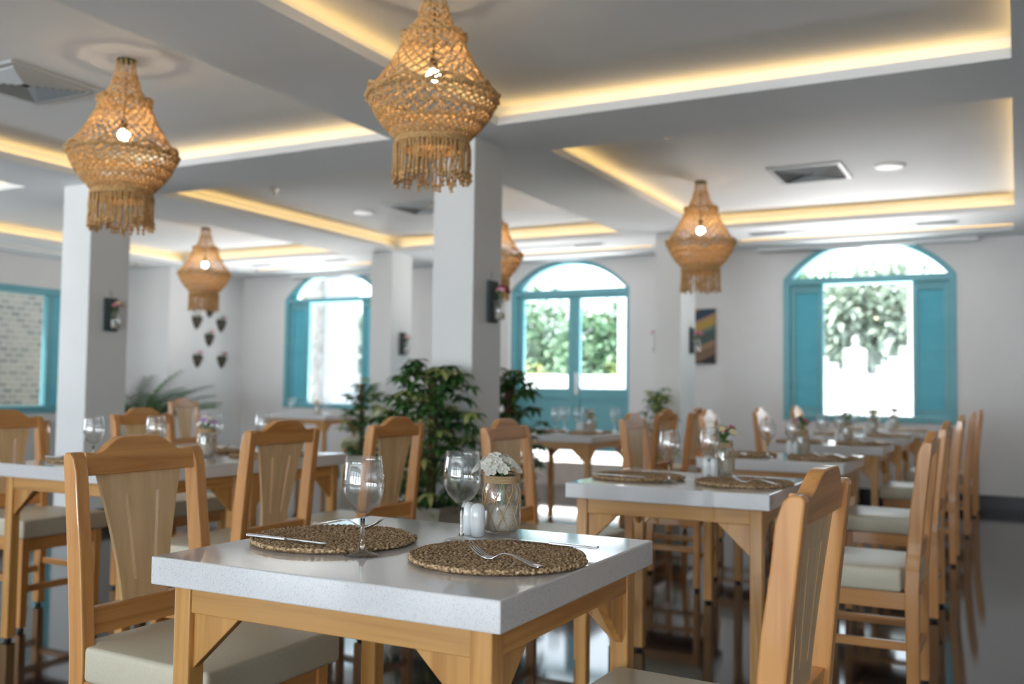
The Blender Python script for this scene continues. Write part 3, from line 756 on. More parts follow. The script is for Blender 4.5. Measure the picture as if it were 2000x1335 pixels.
# ------------------------------------------------------------------ tables
def table(x0, x1, y0, y1, label, skip=()):
    cx, cy_ = (x0 + x1) / 2, (y0 + y1) / 2; hx, hy = (x1 - x0) / 2, (y1 - y0) / 2
    t = empty('dining_table', (cx, cy_, 0), 0, label, 'table', 'white topped dining tables')
    MB().box(-hx, hx, -hy, hy, 0.695, 0.75).build('tabletop', QUARTZ, t, bevel=0.003)
    q = 0.032; L = 0.043
    w = 0.022; z0, z1 = 0.640, 0.694
    for sg in (-1, 1):
        a, b_ = sorted((sg * (hy - q - 0.004), sg * (hy - q - 0.004 - w)))
        MB().box(-hx + q + L, hx - q - L, a, b_, z0, z1).build('long_apron', TB[0], t, bevel=0.002)
        a, b_ = sorted((sg * (hx - q - 0.004), sg * (hx - q - 0.004 - w)))
        MB().box(a, b_, -hy + q + L, hy - q - L, z0, z1).build('short_apron', TB[1], t, bevel=0.002)
    for sx in (-1, 1):
        for sy_ in (-1, 1):
            xa, xb_ = sorted((sx * (hx - q), sx * (hx - q - L))); ya, yb = sorted((sy_ * (hy - q), sy_ * (hy - q - L)))
            lg = MB().box(xa, xb_, ya, yb, 0.012, 0.694).build('leg', TB[2], t, bevel=0.004)
            MB().lathe([(0.014, 0), (0.015, 0.008), (0.011, 0.012)], 12, ((xa + xb_) / 2, (ya + yb) / 2, 0)).build('foot_glide', BLACKR, lg)
            # triangular corner braces in both directions
            xi = sx * (hx - q - L); yi = sy_ * (hy - q - L)
            yc = sy_ * (hy - q - 0.012)
            MB().prism([(xi, 0.640), (xi - sx * 0.118, 0.640), (xi, 0.530)], 1, *sorted((yc, yc - sy_ * 0.020))).build('corner_brace', TB[2], t, bevel=0.002)
            xc = sx * (hx - q - 0.012)
            MB().prism([(yi, 0.640), (yi - sy_ * 0.118, 0.640), (yi, 0.530)], 0, *sorted((xc, xc - sx * 0.020))).build('corner_brace', TB[2], t, bevel=0.002)
    return t
RT = [(-1.53, -0.742, 1.39, 2.125, 'front dining table with speckled white top, nearest the camera'),
      (-1.485, -0.737, 3.275, 3.985, 'second dining table of the right row with white top and wooden legs'),
      (-1.49, -0.755, 4.93, 5.64, 'third dining table of the right row'),
      (-1.50, -0.775, 6.62, 7.34, 'fourth dining table of the right row'),
      (-1.50, -0.78, 8.08, 8.80, 'fifth dining table of the right row'),
      (-1.48, -0.76, 9.48, 10.18, 'last dining table of the right row, just below the right window')]
for r in RT: table(*r)
table(-3.865, -3.07, 2.65, 3.349, 'white dining table at the far left, nearer half of the pushed together pair')
table(-3.865, -3.07, 3.351, 4.05, 'white dining table left of centre, farther half of the pushed together pair')
table(-3.62, -2.83, 6.72, 7.62, 'dining table in front of the teal double door')
table(-8.35, -7.35, 9.25, 9.95, 'dining table below the left arched window')
table(-9.95, -9.15, 6.2, 6.95, 'dining table by the wide window in the left wall')

# ------------------------------------------------------------------ tableware prototypes (origin on the table top)
def wine_glass_proto():
    root = empty('wine_glass'); root['category'] = 'wine glass'
    o_ = [(0.0355, 0.0), (0.0365, 0.0012), (0.030, 0.0035), (0.014, 0.0075), (0.0062, 0.013), (0.0044, 0.024), (0.0040, 0.055), (0.0046, 0.074),
          (0.0085, 0.0815), (0.018, 0.089), (0.030, 0.101), (0.0385, 0.116), (0.0425, 0.133), (0.0430, 0.145), (0.0415, 0.165), (0.0385, 0.185), (0.0362, 0.200)]
    i_ = [(0.0354, 0.2004), (0.0350, 0.200), (0.0373, 0.185), (0.0403, 0.165), (0.0418, 0.145), (0.0413, 0.133), (0.0373, 0.1168), (0.0288, 0.1025), (0.0170, 0.0915), (0.006, 0.0860), (0.0004, 0.0850)]
    k = 7
    MB().lathe(o_[k:] + i_, 48).build('bowl', GLASS, root, smooth=True)
    MB().lathe(o_[4:k + 1], 24).build('stem', GLASSR, root, smooth=True)
    MB().lathe(o_[:5], 40).build('foot', GLASS, root, smooth=True)
    return root
glass = wine_glass_proto()
def shaker_proto():
    root = empty('salt_shaker'); root['category'] = 'shaker'
    MB().lathe([(0.0140, 0), (0.0155, 0.002), (0.0168, 0.020), (0.0172, 0.045), (0.0165, 0.062), (0.0140, 0.070), (0.010, 0.0745), (0.002, 0.076)], 28).build('body', CERAM, root, smooth=True)
    m = MB()
    for k in range(5): m.lathe([(0.0010, 0.0752), (0.0010, 0.0762)], 8, (0.0045 * math.cos(k * 1.2566), 0.0045 * math.sin(k * 1.2566), -0.0008))
    m.build('holes', BLACKR, root)
    return root
shaker = shaker_proto()
def mat_proto():
    rnd = random.Random(5)
    m = MB(); R = 0.176; pitch = 0.0098; th = 0.0; pts = []; rad = []
    tmax = 2 * PI * R / pitch; i = 0
    while th < tmax:
        r = pitch * th / (2 * PI) + 0.003
        ph = i * 2 * PI / 4.0
        pts.append((r * math.cos(th) + rnd.uniform(-0.0007, 0.0007), r * math.sin(th) + rnd.uniform(-0.0007, 0.0007), 0.0078 + 0.0011 * math.sin(ph)))
        rad.append(0.0050 + 0.0012 * math.cos(ph) + rnd.uniform(-0.0003, 0.0005))
        th += min(0.9, 0.0034 / max(r, 0.004)); i += 1
    m.tube(pts, rad, 6)
    m.lathe([(0.002, 0.0006), (0.172, 0.0006), (0.172, 0.004), (0.002, 0.004)], 40)
    o = m.build('placemat', MATM, smooth=True); o['category'] = 'placemat'
    return o
pmat = mat_proto()
def ribbon(path, thick=0.0016):
    """flat metal strip: path of (x, z, halfwidth)"""
    m = MB(); vs = []
    for (x, z, w) in path: vs += [(x, -w, z), (x, w, z), (x, w * 0.8, z + thick), (x, -w * 0.8, z + thick)]
    fs = [(0, 1, 2, 3)]; n = len(path)
    for i in range(n - 1):
        a = i * 4
        for k in range(4): fs.append((a + k, a + (k + 1) % 4, a + 4 + (k + 1) % 4, a + 4 + k))
    a = (n - 1) * 4; fs.append((a + 3, a + 2, a + 1, a)); return m.add(vs, fs)
def fork_proto():        # handle end at x=-0.1, tines towards +x
    root = empty('fork'); root['category'] = 'fork'
    path = [(-0.100, 0.0035, 0.007), (-0.096, 0.0020, 0.0095), (-0.080, 0.003, 0.0085), (-0.05, 0.009, 0.006), (-0.025, 0.014, 0.0036), (-0.005, 0.0145, 0.0028), (0.012, 0.009, 0.003), (0.025, 0.002, 0.0065), (0.036, 0.0005, 0.0115)]
    ribbon(path, 0.0022).build('handle', STEEL, root, bevel=0.0006)
    for k in range(4):
        y = -0.009 + 0.006 * k
        m = MB(); m.tube([(0.034, y, 0.0015), (0.052, y, 0.0035), (0.072, y, 0.012), (0.090, y, 0.024)], [0.0019, 0.0018, 0.0015, 0.0007], 6)
        m.build('tine', STEEL, root, smooth=True)
    return root
fork = fork_proto()
def knife_proto():
    root = empty('table_knife'); root['category'] = 'knife'
    ribbon([(-0.112, 0.0015, 0.005), (-0.108, 0.0004, 0.0068), (-0.06, 0.0004, 0.0062), (-0.01, 0.0006, 0.0050), (0.0, 0.0008, 0.0048)], 0.0048).build('handle', STEEL, root, bevel=0.0012)
    m = MB(); pts = [(-0.002, -0.004), (0.06, -0.0075), (0.095, -0.0072), (0.108, -0.003), (0.112, 0.004), (-0.002, 0.0048)]
    m.prism(pts, 2, 0.0022, 0.0036); m.build('blade', STEEL, root)
    return root
knife = knife_proto()
def jar_proto():
    root = empty('jar_vase'); root['category'] = 'vase'
    prof = [(0.032, 0.0), (0.038, 0.002), (0.0425, 0.010), (0.0440, 0.03), (0.0440, 0.095), (0.0425, 0.108), (0.0385, 0.118), (0.0365, 0.123), (0.0365, 0.138)]
    inn = [(0.0345, 0.138), (0.0345, 0.122), (0.0405, 0.107), (0.0418, 0.095), (0.0418, 0.03), (0.0405, 0.012), (0.034, 0.005), (0.001, 0.004)]
    MB().lathe(prof + inn, 40).build('glass_jar', GLASS, root, smooth=True)
    MB().lathe([(0.0335, 0.0062), (0.0398, 0.013), (0.0411, 0.03), (0.0411, 0.064), (0.030, 0.068), (0.012, 0.066), (0.001, 0.069)], 28).build('sand_filling', SAND, root, smooth=True)
    m = MB()
    for k in range(5):
        z = 0.119 + 0.0036 * k; m.tube([(0.0382 * math.cos(2 * PI * i / 36), 0.0382 * math.sin(2 * PI * i / 36), z) for i in range(36)], 0.0020, 5, closed=True)
    m.build('twine_collar', TWINE, root, smooth=True)
    m = MB(); N = 9
    for fam in (1, -1):
        for k in range(N):
            pts = []
            for i in range(25):
                t = i / 24; z = 0.118 - 0.112 * t
                r = 0.0455 if 0.02 < z < 0.1 else (0.0455 - (z - 0.1) * 0.40 if z >= 0.1 else 0.0455 - (0.02 - z) * 0.45)
                a = 2 * PI * k / N + fam * (abs(((t * 3.0) % 2) - 1)) * PI / N * 1.0
                pts.append((r * math.cos(a), r * math.sin(a), z))
            m.tube(pts, 0.0011, 5)
    m.build('twine_net', TWINE, root, smooth=True)
    return root
jar = jar_proto()

def bouquet(loc, label, palette, R=0.045, H=0.03, n=16, seed=0, stems=0.10, petal=0.016, scale=1.0, green=10, lean=(0, 0)):
    """heads of small petalled flowers on stems; origin at the lowest stem tip"""
    rnd = random.Random(seed)
    root = empty('flower_bouquet', loc, 0, label, 'flowers')
    st = MB()
    for k in range(5):
        a = 2 * PI * k / 5 + 0.4; st.tube([(0.008 * math.cos(a), 0.008 * math.sin(a), 0.0), (0.010 * math.cos(a + 1), 0.010 * math.sin(a + 1), stems * 0.6), (0.018 * math.cos(a) + lean[0] * 0.5, 0.018 * math.sin(a) + lean[1] * 0.5, stems)], 0.0022, 5)
    st.build('stems', STEM, root, smooth=True)
    lv = MB()
    for k in range(green):
        a = rnd.uniform(0, 2 * PI); lv.leaf((0.006 * math.cos(a), 0.006 * math.sin(a), stems * rnd.uniform(0.55, 1.0)), (math.cos(a), math.sin(a), rnd.uniform(0.3, 1.4)), R * rnd.uniform(0.6, 1.25), R * 0.35, 0.3)
    lv.build('leaves', LEAFM, root)
    bl = {}
    for k in range(n):
        a = 2.399963 * k; q = math.sqrt((k + 0.5) / n)
        x, y = R * q * math.cos(a) + lean[0], R * q * math.sin(a) + lean[1]
        z = stems + H * (1 - q * q) + rnd.uniform(-0.004, 0.006)
        m_ = palette[k % len(palette)] if len(palette) < 4 else rnd.choice(palette)
        m = bl.setdefault(m_.name, (m_, MB()))[1]
        nrm = Vector((x - lean[0], y - lean[1], R * 0.7)).normalized(); u = nrm.orthogonal().normalized(); w = nrm.cross(u)
        ph = rnd.uniform(0, 6)
        for j in range(5):
            d = u * math.cos(ph + j * 1.2566) + w * math.sin(ph + j * 1.2566); s2 = nrm.cross(d)
            c = Vector((x, y, z)); p = petal
            vs = [c, c + d * p * 0.55 - s2 * p * 0.5 + nrm * p * 0.25, c + d * p * 1.0 - s2 * p * 0.28 + nrm * p * 0.15, c + d * p * 1.0 + s2 * p * 0.28 + nrm * p * 0.15, c + d * p * 0.55 + s2 * p * 0.5 + nrm * p * 0.25, c + d * p * 0.55 + nrm * p * 0.1]
            m.add(vs, [(0, 1, 5), (1, 2, 5), (2, 3, 5), (3, 4, 5), (4, 0, 5)])
        m.ball(Vector((x, y, z)) + nrm * 0.002, petal * 0.22, 5)
    for nm, (m_, m) in bl.items():
        m.build('blossoms', m_, root, smooth=False)
    if scale != 1: root.scale = (scale,) * 3
    return root

GZ = 0.7503; MZ = 0.7503; ON = 0.7503 + 0.0138
names = {0: 'front table', 1: 'second right row table', 2: 'third right row table', 3: 'fourth right row table', 4: 'fifth right row table', 5: 'table below the right window'}
def setting(cx, cy_, who, small=False):
    """two covers facing each other along x; cx, cy is the table centre"""
    j = lambda s: random.uniform(-s, s)
    place(pmat, (cx - 0.208 + j(.004), cy_ - 0.026, MZ), random.uniform(0, 6), 'round woven placemat at the left side of the ' + who, 'woven placemats')
    place(pmat, (cx + 0.211 + j(.004), cy_ - 0.038, MZ), random.uniform(0, 6), 'round woven placemat at the right side of the ' + who, 'woven placemats')
    place(knife, (cx - 0.245, cy_ - 0.142, ON), j(.03) - 0.05, 'table knife on the left placemat of the ' + who, 'table knives')
    place(knife, (cx + 0.255, cy_ + 0.108, ON), PI + j(.03), 'table knife on the right placemat of the ' + who, 'table knives')
    place(fork, (cx - 0.255, cy_ + 0.092, ON), 0.10 + j(.05), 'fork on the left placemat of the ' + who, 'forks')
    place(fork, (cx + 0.265, cy_ - 0.118, ON), PI - 0.30 + j(.05), 'fork on the right placemat of the ' + who, 'forks')
    place(glass, (cx - 0.046, cy_ - 0.142, GZ), j(3), 'wine glass at the left side of the ' + who, 'wine glasses')
    place(glass, (cx + 0.028, cy_ + 0.128, GZ), j(3), 'wine glass at the right side of the ' + who, 'wine glasses')
    place(shaker, (cx + 0.026, cy_ + 0.205, GZ), 0, 'white ceramic shaker, right one of the pair on the ' + who, 'white shakers')
    place(shaker, (cx - 0.006, cy_ + 0.215, GZ), 0.5, 'white ceramic shaker, left one of the pair on the ' + who, 'white shakers')
T1 = (-1.136, 1.757)
setting(*T1, names[0])
place(jar, (-1.092, 2.045, GZ), 0, 'twine netted jar half filled with white sand on the front table', 'jar vases')
bouquet((-1.092, 2.045, GZ + 0.055), 'bunch of white blossoms in the jar on the front table', [PET_W], R=0.056, H=0.036, n=26, seed=2, stems=0.088, petal=0.017, lean=(-0.012, -0.004))
for i, (a, b_, c, d, _) in enumerate(RT[1:], 1):
    cx, cy_ = (a + b_) / 2, (c + d) / 2
    setting(cx, cy_, names[i])
    place(jar, (cx + 0.045, cy_ + 0.275, GZ), i, 'twine netted jar vase on the ' + names[i], 'jar vases')
    pal = {1: [PET_P, PET_W, PET_Y], 2: [PET_R, LEAFM, PET_P, LEAFD], 3: [PET_R, LEAFM, LEAFM], 4: [LEAFM, PET_Y, LEAFD], 5: [PET_Y, LEAFM, PET_P]}[i]
    bouquet((cx + 0.045, cy_ + 0.275, GZ + 0.07), {1: 'loose pink and white flowers', 2: 'dark red and green posy', 3: 'red flower and green leaf posy', 4: 'green leafy posy', 5: 'small yellow and green posy'}[i] + ' in the jar on the ' + names[i], pal, R=0.05 if i > 1 else 0.07, H=0.03, n=12 if i > 1 else 9, seed=i + 10, stems=0.10, petal=0.017, green=14)
setting(-3.467, 3.0, 'far left table')
place(jar, (-3.425, 3.425, GZ), 1, 'twine netted jar vase where the two left tables meet', 'jar vases')
bouquet((-3.425, 3.425, GZ + 0.07), 'white and lilac posy in the jar on the left tables', [PET_W, PET_L, PET_W], R=0.05, H=0.035, n=18, seed=31, stems=0.085, petal=0.016, green=12)
setting(-3.467, 3.70, 'left of centre table')
setting(-3.225, 7.17, 'table before the teal door')
place(jar, (-3.17, 7.49, GZ), 1, 'jar vase on the table before the teal door', 'jar vases')
bouquet((-3.17, 7.49, GZ + 0.07), 'cream and red posy on the table before the teal door', [PET_Y, PET_R, PET_W], R=0.045, n=10, seed=40, stems=0.08)
place(glass, (-3.38, 7.43, GZ), 1, 'far left wine glass on the table before the teal door', 'wine glasses')
place(glass, (-2.93, 7.43, GZ), 1, 'far right wine glass on the table before the teal door', 'wine glasses')
for (x, y, lab) in ((-8.05, 9.45, 'wine glass at the left on the table below the left arched window'), (-7.62, 9.6, 'wine glass at the right on the table below the left arched window')):
    place(glass, (x, y, GZ), 0, lab, 'wine glasses')
place(jar, (-7.8, 9.66, GZ), 0, 'jar vase on the table below the left arched window', 'jar vases')
bouquet((-7.8, 9.66, GZ + 0.07), 'pale posy on the table below the left arched window', [PET_W, PET_Y], R=0.045, n=10, seed=47, stems=0.08)

# ------------------------------------------------------------------ indoor plants
def schefflera(loc, h, spread, label, seed, n=150, pot=0.17, poth=0.36, zlo=0.4, pole=0.03, leafs=(0.06, 0.10), light=0.3, shape=None, poleh=None, ymin=-9, ymax=9):
    rnd = random.Random(seed)
    root = empty('potted_plant', loc, 0, label, 'plant')
    r = pot
    m = MB()
    m.add([(-r * .88, -r * .88, 0), (r * .88, -r * .88, 0), (r * .88, r * .88, 0), (-r * .88, r * .88, 0), (-r, -r, poth - .03), (r, -r, poth - .03), (r, r, poth - .03), (-r, r, poth - .03)],
          [(0, 3, 2, 1), (0, 1, 5, 4), (1, 2, 6, 5), (2, 3, 7, 6), (3, 0, 4, 7)])
    m.box(-r - .012, r + .012, -r - .012, -r + .015, poth - .035, poth).box(-r - .012, r + .012, r - .015, r + .012, poth - .035, poth)
    m.box(-r - .012, -r + .015, -r + .015, r - .015, poth - .035, poth).box(r - .015, r + .012, -r + .015, r - .015, poth - .035, poth)
    pt = m.build('planter', POT, root, bevel=0.004)
    MB().box(-r + .016, r - .016, -r + .016, r - .016, poth - .06, poth - .025).build('soil', SOIL, root)
    ph = poleh or h * 0.97
    MB().tube([(0, 0, poth - .05), (0.004, 0, (poth + ph) / 2), (0, 0, ph)], pole, 10).build('moss_pole', BARK, root, smooth=True)
    br = MB(); A = MB(); B2 = MB()
    for k in range(n):
        t = rnd.random(); z = poth * 0.9 + (h - poth * 0.9) * t
        w = shape(t) if shape else math.sin(PI * (0.12 + 0.78 * t)) ** 0.6
        a = rnd.uniform(0, 2 * PI); rad = spread * w * rnd.uniform(0.35, 1.0)
        tip = Vector((rad * math.cos(a), rad * math.sin(a), z + rnd.uniform(-0.03, 0.06)))
        tip.y = max(ymin, min(ymax, tip.y))
        if k % 2 == 0: br.tube([(0.02 * math.cos(a), 0.02 * math.sin(a), z - 0.10 - 0.1 * rnd.random()), (tip.x * .5, tip.y * .5, z - 0.01), tip], 0.0028, 4)
        m = B2 if rnd.random() < light else A
        nl = rnd.choice((6, 7, 8)); ph2 = rnd.uniform(0, 6)
        for j in range(nl):
            b = ph2 + j * 2 * PI / nl; ll = rnd.uniform(*leafs)
            m.leaf(tip, (math.cos(b), math.sin(b), rnd.uniform(-0.35, 0.35)), ll, ll * 0.42, rnd.uniform(0.2, 0.6))
    br.build('branches', STEM, root); A.build('dark_foliage', LEAFD, root); B2.build('light_foliage', LEAFV if light > 0.15 else LEAFM, root)
    return root
schefflera((-3.02, 4.78, 0), 1.22, 0.33, 'large leafy potted plant in a square beige planter before the central column', 1, n=250, pot=0.15, poth=0.42, light=0.28, ymax=0.17)
schefflera((-3.06, 5.82, 0), 1.20, 0.24, 'leafy potted plant with a dark pole just behind the central column', 2, n=130, pot=0.15, poth=0.36, light=0.05, pole=0.04, ymin=-0.28)
schefflera((-6.30, 8.55, 0), 1.16, 0.27, 'slim green potted plant beside the left arched window', 3, n=130, light=0.35)
schefflera((-3.0, 8.72, 0), 1.08, 0.19, 'small bright green plant on a dark pole before the column right of the door', 4, n=80, light=0.5, pole=0.022, poleh=1.07, ymax=0.2)
def palm(loc, label):
    rnd = random.Random(9)
    root = empty('potted_palm', loc, 0, label, 'plant')
    MB().lathe([(0.14, 0), (0.18, 0.02), (0.21, 0.36), (0.225, 0.37), (0.225, 0.40), (0.19, 0.40), (0.18, 0.34), (0.02, 0.34)], 28).build('pot', POT, root)
    m = MB(); st = MB()
    for k in range(26):
        a = 2 * PI * k / 26 + rnd.uniform(-.15, .15); el = rnd.uniform(1.0, 1.42); L = rnd.uniform(0.95, 1.25)
        if k % 5 == 0: L *= 1.15
        pts = []; p = Vector((0.03 * math.cos(a), 0.03 * math.sin(a), 0.34)); d = Vector((math.cos(a) * math.cos(el), math.sin(a) * math.cos(el), math.sin(el)))
        for i in range(13):
            pts.append(p.copy()); p = p + d * L / 12; d = (d + Vector((0, 0, -0.095))+ Vector((math.cos(a), math.sin(a), 0)) * 0.03).normalized()
        st.tube(pts, [0.006 * (1 - 0.06 * i) for i in range(13)], 5)
        for i in range(3, 13):
            dd = (pts[min(i + 1, 12)] - pts[i - 1]).normalized(); s = dd.cross(Vector((0, 0, 1))).normalized()
            for sg in (-1, 1):
                for h in (0, 0.5):
                    q = pts[i] - dd * L / 12 * h
                    m.leaf(q, s * sg + dd * 0.9 + Vector((0, 0, 0.15)), 0.26 * math.sin(PI * (0.12 + 0.07 * i)) + 0.06, 0.036, 0.35)
    st.build('frond_stems', STEM, root); m.build('fronds', LEAFD, root)
palm((-9.5, 8.35, 0), 'feathery potted palm beside the left column')

# ------------------------------------------------------------------ wall planters (jar on a dark board) and wall pockets
BOARD = noise_mat('weathered_dark_board', (0.035, 0.055, 0.065), (0.09, 0.11, 0.11), (60, 60, 8), rough=0.7)
def wall_planter(loc, rz, label):
    root = empty('wall_planter', loc, rz, label, 'wall planter', 'jar planters on the columns')      # local +x points out of the wall
    MB().box(0.0, 0.02, -0.06, 0.06, -0.13, 0.13).build('backboard', BOARD, root, bevel=0.003)
    MB().lathe([(0.027, -0.115), (0.034, -0.11), (0.036, -0.05), (0.033, -0.01), (0.025, 0.008), (0.026, 0.03), (0.024, 0.03), (0.023, 0.008), (0.031, -0.012), (0.034, -0.05), (0.031, -0.106), (0.002, -0.11)], 24, (0.062, 0, 0)).build('glass_jar', GLASS, root, smooth=True)
    MB().lathe([(0.029, -0.105), (0.031, -0.07), (0.002, -0.068)], 20, (0.062, 0, 0)).build('sand_filling', SAND, root, smooth=True)
    m = MB(); m.tube([(0.02, 0, 0.0), (0.03, 0.0, 0.0)], 0.006, 8); m.tube([(0.062 + 0.029 * math.cos(t * PI / 12), 0.029 * math.sin(t * PI / 12), 0.0) for t in range(24)], 0.003, 5, closed=True)
    m.build('ring_clamp', BRASSY, root)
    m = MB(); m.tube([(0.004, -0.02, 0.13), (0.004, 0, 0.19), (0.004, 0.02, 0.13)], 0.0015, 4); m.build('hanging_wire', BRASSY, root)
    return root
WP = [((-6.33, 5.26, 1.635), 'jar planter on a dark board on the left column', [PET_W, PET_P, PET_L, PET_Y], 'white and magenta flowers on the left column'),
      ((-2.92, 5.29, 1.635), 'jar planter on a dark board on the central column', [PET_S, PET_S, PET_R], 'pink flowers on the central column'),
      ((-6.32, 9.33, 1.60), 'jar planter on a dark board on the column by the left window', [PET_R, PET_S, PET_W], 'small red flowers on the column by the left window'),
      ((-2.905, 9.43, 1.60), 'jar planter on a dark board on the column right of the door', [PET_P, PET_S], 'pink flowers on the column right of the door')]
for i, (loc, lab, pal, l2) in enumerate(WP):
    wall_planter(loc, 0, lab)
    bouquet((loc[0] + 0.062, loc[1], loc[2] - 0.06), l2, pal, R=0.045, H=0.03, n=12, seed=60 + i, stems=0.125, petal=0.019, green=14, lean=(0.012, 0.012))
# planter on the left face of the column right of the door: only its flower and jar peep out
wall_planter((-3.17, 9.3, 1.60), PI, 'jar planter peeping out left of the column right of the door')
bouquet((-3.232, 9.3, 1.54), 'small red flower peeping out left of the column right of the door', [PET_R, PET_S], R=0.03, n=5, seed=66, stems=0.125, petal=0.018, lean=(-0.02, 0))
POCK = noise_mat('dark_bark_pocket', (0.03, 0.03, 0.025), (0.13, 0.10, 0.075), (40, 40, 40), rough=0.8, bump=0.4)
PK = [(9.611, 1.957, [PET_Y, PET_W], 'dark wall pocket at upper left of the cluster', 'cream flowers in the upper left wall pocket'),
      (10.06, 1.944, [LEAFM, PET_S], 'dark wall pocket at upper right of the cluster', 'leafy sprig in the upper right wall pocket'),
      (9.845, 1.735, [PET_P, PET_S], 'dark wall pocket in the middle of the cluster', 'pink sprig in the middle wall pocket'),
      (9.641, 1.44, [PET_P, PET_S], 'dark wall pocket at lower left of the cluster', 'pink sprig in the lower left wall pocket'),
      (10.09, 1.44, [PET_R, PET_R], 'dark wall pocket at lower right of the cluster', 'dark red sprig in the lower right wall pocket'),
      (9.84, 2.13, [LEAFM, PET_S], 'dark wall pocket at the top of the cluster, below the distant chandelier', 'small sprig in the topmost wall pocket')]
for i, (y, z, pal, lab, l2) in enumerate(PK):
    root = empty('wall_pocket', (-9.86, y, z), 0, lab, 'wall pocket', 'dark wall pockets')
    m = MB(); prof = []
    for (zz, hw_, dp) in ((-0.11, 0.012, 0.012), (-0.07, 0.045, 0.035), (0.0, 0.078, 0.06), (0.045, 0.085, 0.068), (0.06, 0.078, 0.062)):
        prof.append([(dp * math.sin(PI * k / 10) + 0.001, -hw_ * math.cos(PI * k / 10), zz) for k in range(11)])
    vs = [p for r_ in prof for p in r_]; fs = []
    for a in range(len(prof) - 1):
        for k in range(10): fs.append((a * 11 + k, a * 11 + k + 1, a * 11 + 12 + k, a * 11 + 11 + k))
        fs.append((a * 11, a * 11 + 11, a * 11 + 21, a * 11 + 10))
    fs.append(tuple(range(10, -1, -1))); b0 = (len(prof) - 1) * 11; fs.append(tuple(range(b0, b0 + 11)))
    m.add(vs, fs); m.build('pocket_body', POCK, root)
    bouquet((-9.825, y, z + 0.058), l2, pal, R=0.03, H=0.02, n=6, seed=80 + i, stems=0.03, petal=0.02, green=6, lean=(0.02, 0.02))
# striped wall art
def stripes():
    m = mat('diagonal_painted_stripes', (0.1, 0.1, 0.1), 0.5); N, L, B = nodes(m)
    tc = N.new('ShaderNodeTexCoord'); sp_ = N.new('ShaderNodeSeparateXYZ'); L.new(tc.outputs['Object'], sp_.inputs[0])
    ma = N.new('ShaderNodeMath'); ma.operation = 'MULTIPLY_ADD'; ma.inputs[1].default_value = -0.42
    L.new(sp_.outputs[0], ma.inputs[0]); L.new(sp_.outputs[2], ma.inputs[2])
    mr_ = N.new('ShaderNodeMapRange'); mr_.inputs['From Min'].default_value = -0.38; mr_.inputs['From Max'].default_value = 0.38
    L.new(ma.outputs[0], mr_.inputs['Value'])
    cs = [(0.0, (0.015, 0.012, 0.010)), (0.12, (0.20, 0.12, 0.07)), (0.26, (0.33, 0.20, 0.12)), (0.34, (0.06, 0.09, 0.075)), (0.50, (0.13, 0.17, 0.14)), (0.56, (0.42, 0.27, 0.05)), (0.68, (0.36, 0.20, 0.12)), (0.73, (0.015, 0.04, 0.075)), (0.86, (0.30, 0.18, 0.11)), (0.95, (0.03, 0.025, 0.02))]
    r = ramp(N, cs); r.color_ramp.interpolation = 'CONSTANT'; L.new(mr_.outputs[0], r.inputs[0]); L.new(r.outputs[0], B.inputs['Base Color'])
    return m
art = MB().box(-0.20, 0.20, -0.015, 0.015, -0.305, 0.305).build('wall_art', stripes(), loc=(-3.155, YF - 0.016, 1.705), bevel=0.002)
tag(art, 'plank wall art with diagonal painted stripes, beside the column right of the door', 'wall art')

# ------------------------------------------------------------------ outdoors
WST = noise_mat('white_stucco', (0.50, 0.50, 0.50), (0.55, 0.55, 0.55), (3, 3, 3), rough=0.85)
PAV = noise_mat('pale_paving', (0.66, 0.64, 0.62), (0.74, 0.72, 0.70), (1.5, 1.5, 1.5), rough=0.85)
g = MB().box(-30, 20, YF + 0.28, 45, -0.2, -0.02).box(-30, XL - 0.26, -20, YF + 0.28, -0.2, -0.02).box(XL - 0.26, 20, -20, YB - 0.26, -0.2, -0.02)
o = g.build('terrace_ground', PAV); o['kind'] = 'structure'
def band_wall(x0, x1, y, h, name, label):
    m = MB(); n = 6; hh = h / n
    for i in range(n):
        m.box(x0, x1, y, y + 0.25, -0.02 + i * hh, -0.02 + (i + 1) * hh - 0.025); m.box(x0, x1, y + 0.02, y + 0.25, -0.02 + (i + 1) * hh - 0.025, -0.02 + (i + 1) * hh)
    o = m.build(name, WST); tag(o, label, 'wall')
band_wall(-16, 4, 14.2, 1.36, 'garden_wall', 'low white garden wall with grooved bands outside the far windows')
m = MB()
for i, (a, b_, h) in enumerate(((-4.7, -3.05, 1.76), (-3.05, -2.87, 1.64), (-2.87, -2.7, 1.5), (-2.7, -2.2, 1.43), (-2.2, -2.0, 1.58), (-2.0, -1.82, 1.74), (-1.82, 0.3, 1.92))):
    m.box(a + 0.001, b_ - 0.001, 18.0, 18.3, -0.02, h)
o = m.build('stepped_wall', WST); tag(o, 'stepped white wall beyond the garden seen through the right window', 'wall')
o = MB().box(-2.63, -2.29, 17.2, 17.54, -0.02, 1.86).build('gate_pillar', WST, bevel=0.02); tag(o, 'white square pillar in front of the stepped wall', 'pillar')
MB().lathe([(0.06, 1.86), (0.08, 1.88), (0.03, 1.92), (0.06, 1.98), (0.05, 2.05), (0.01, 2.08)], 16, (-2.46, 17.37, 0)).build('finial', WST, o)
for (x, y, lab) in ((-1.03, 11.9, 'white porch post at the right edge of the right window'), (-5.15, 13.4, 'white post seen through the right leaf of the teal door')):
    o = MB().box(x - 0.07, x + 0.07, y - 0.07, y + 0.07, -0.02, 3.2).build('porch_post', WST, bevel=0.01); tag(o, lab, 'post')
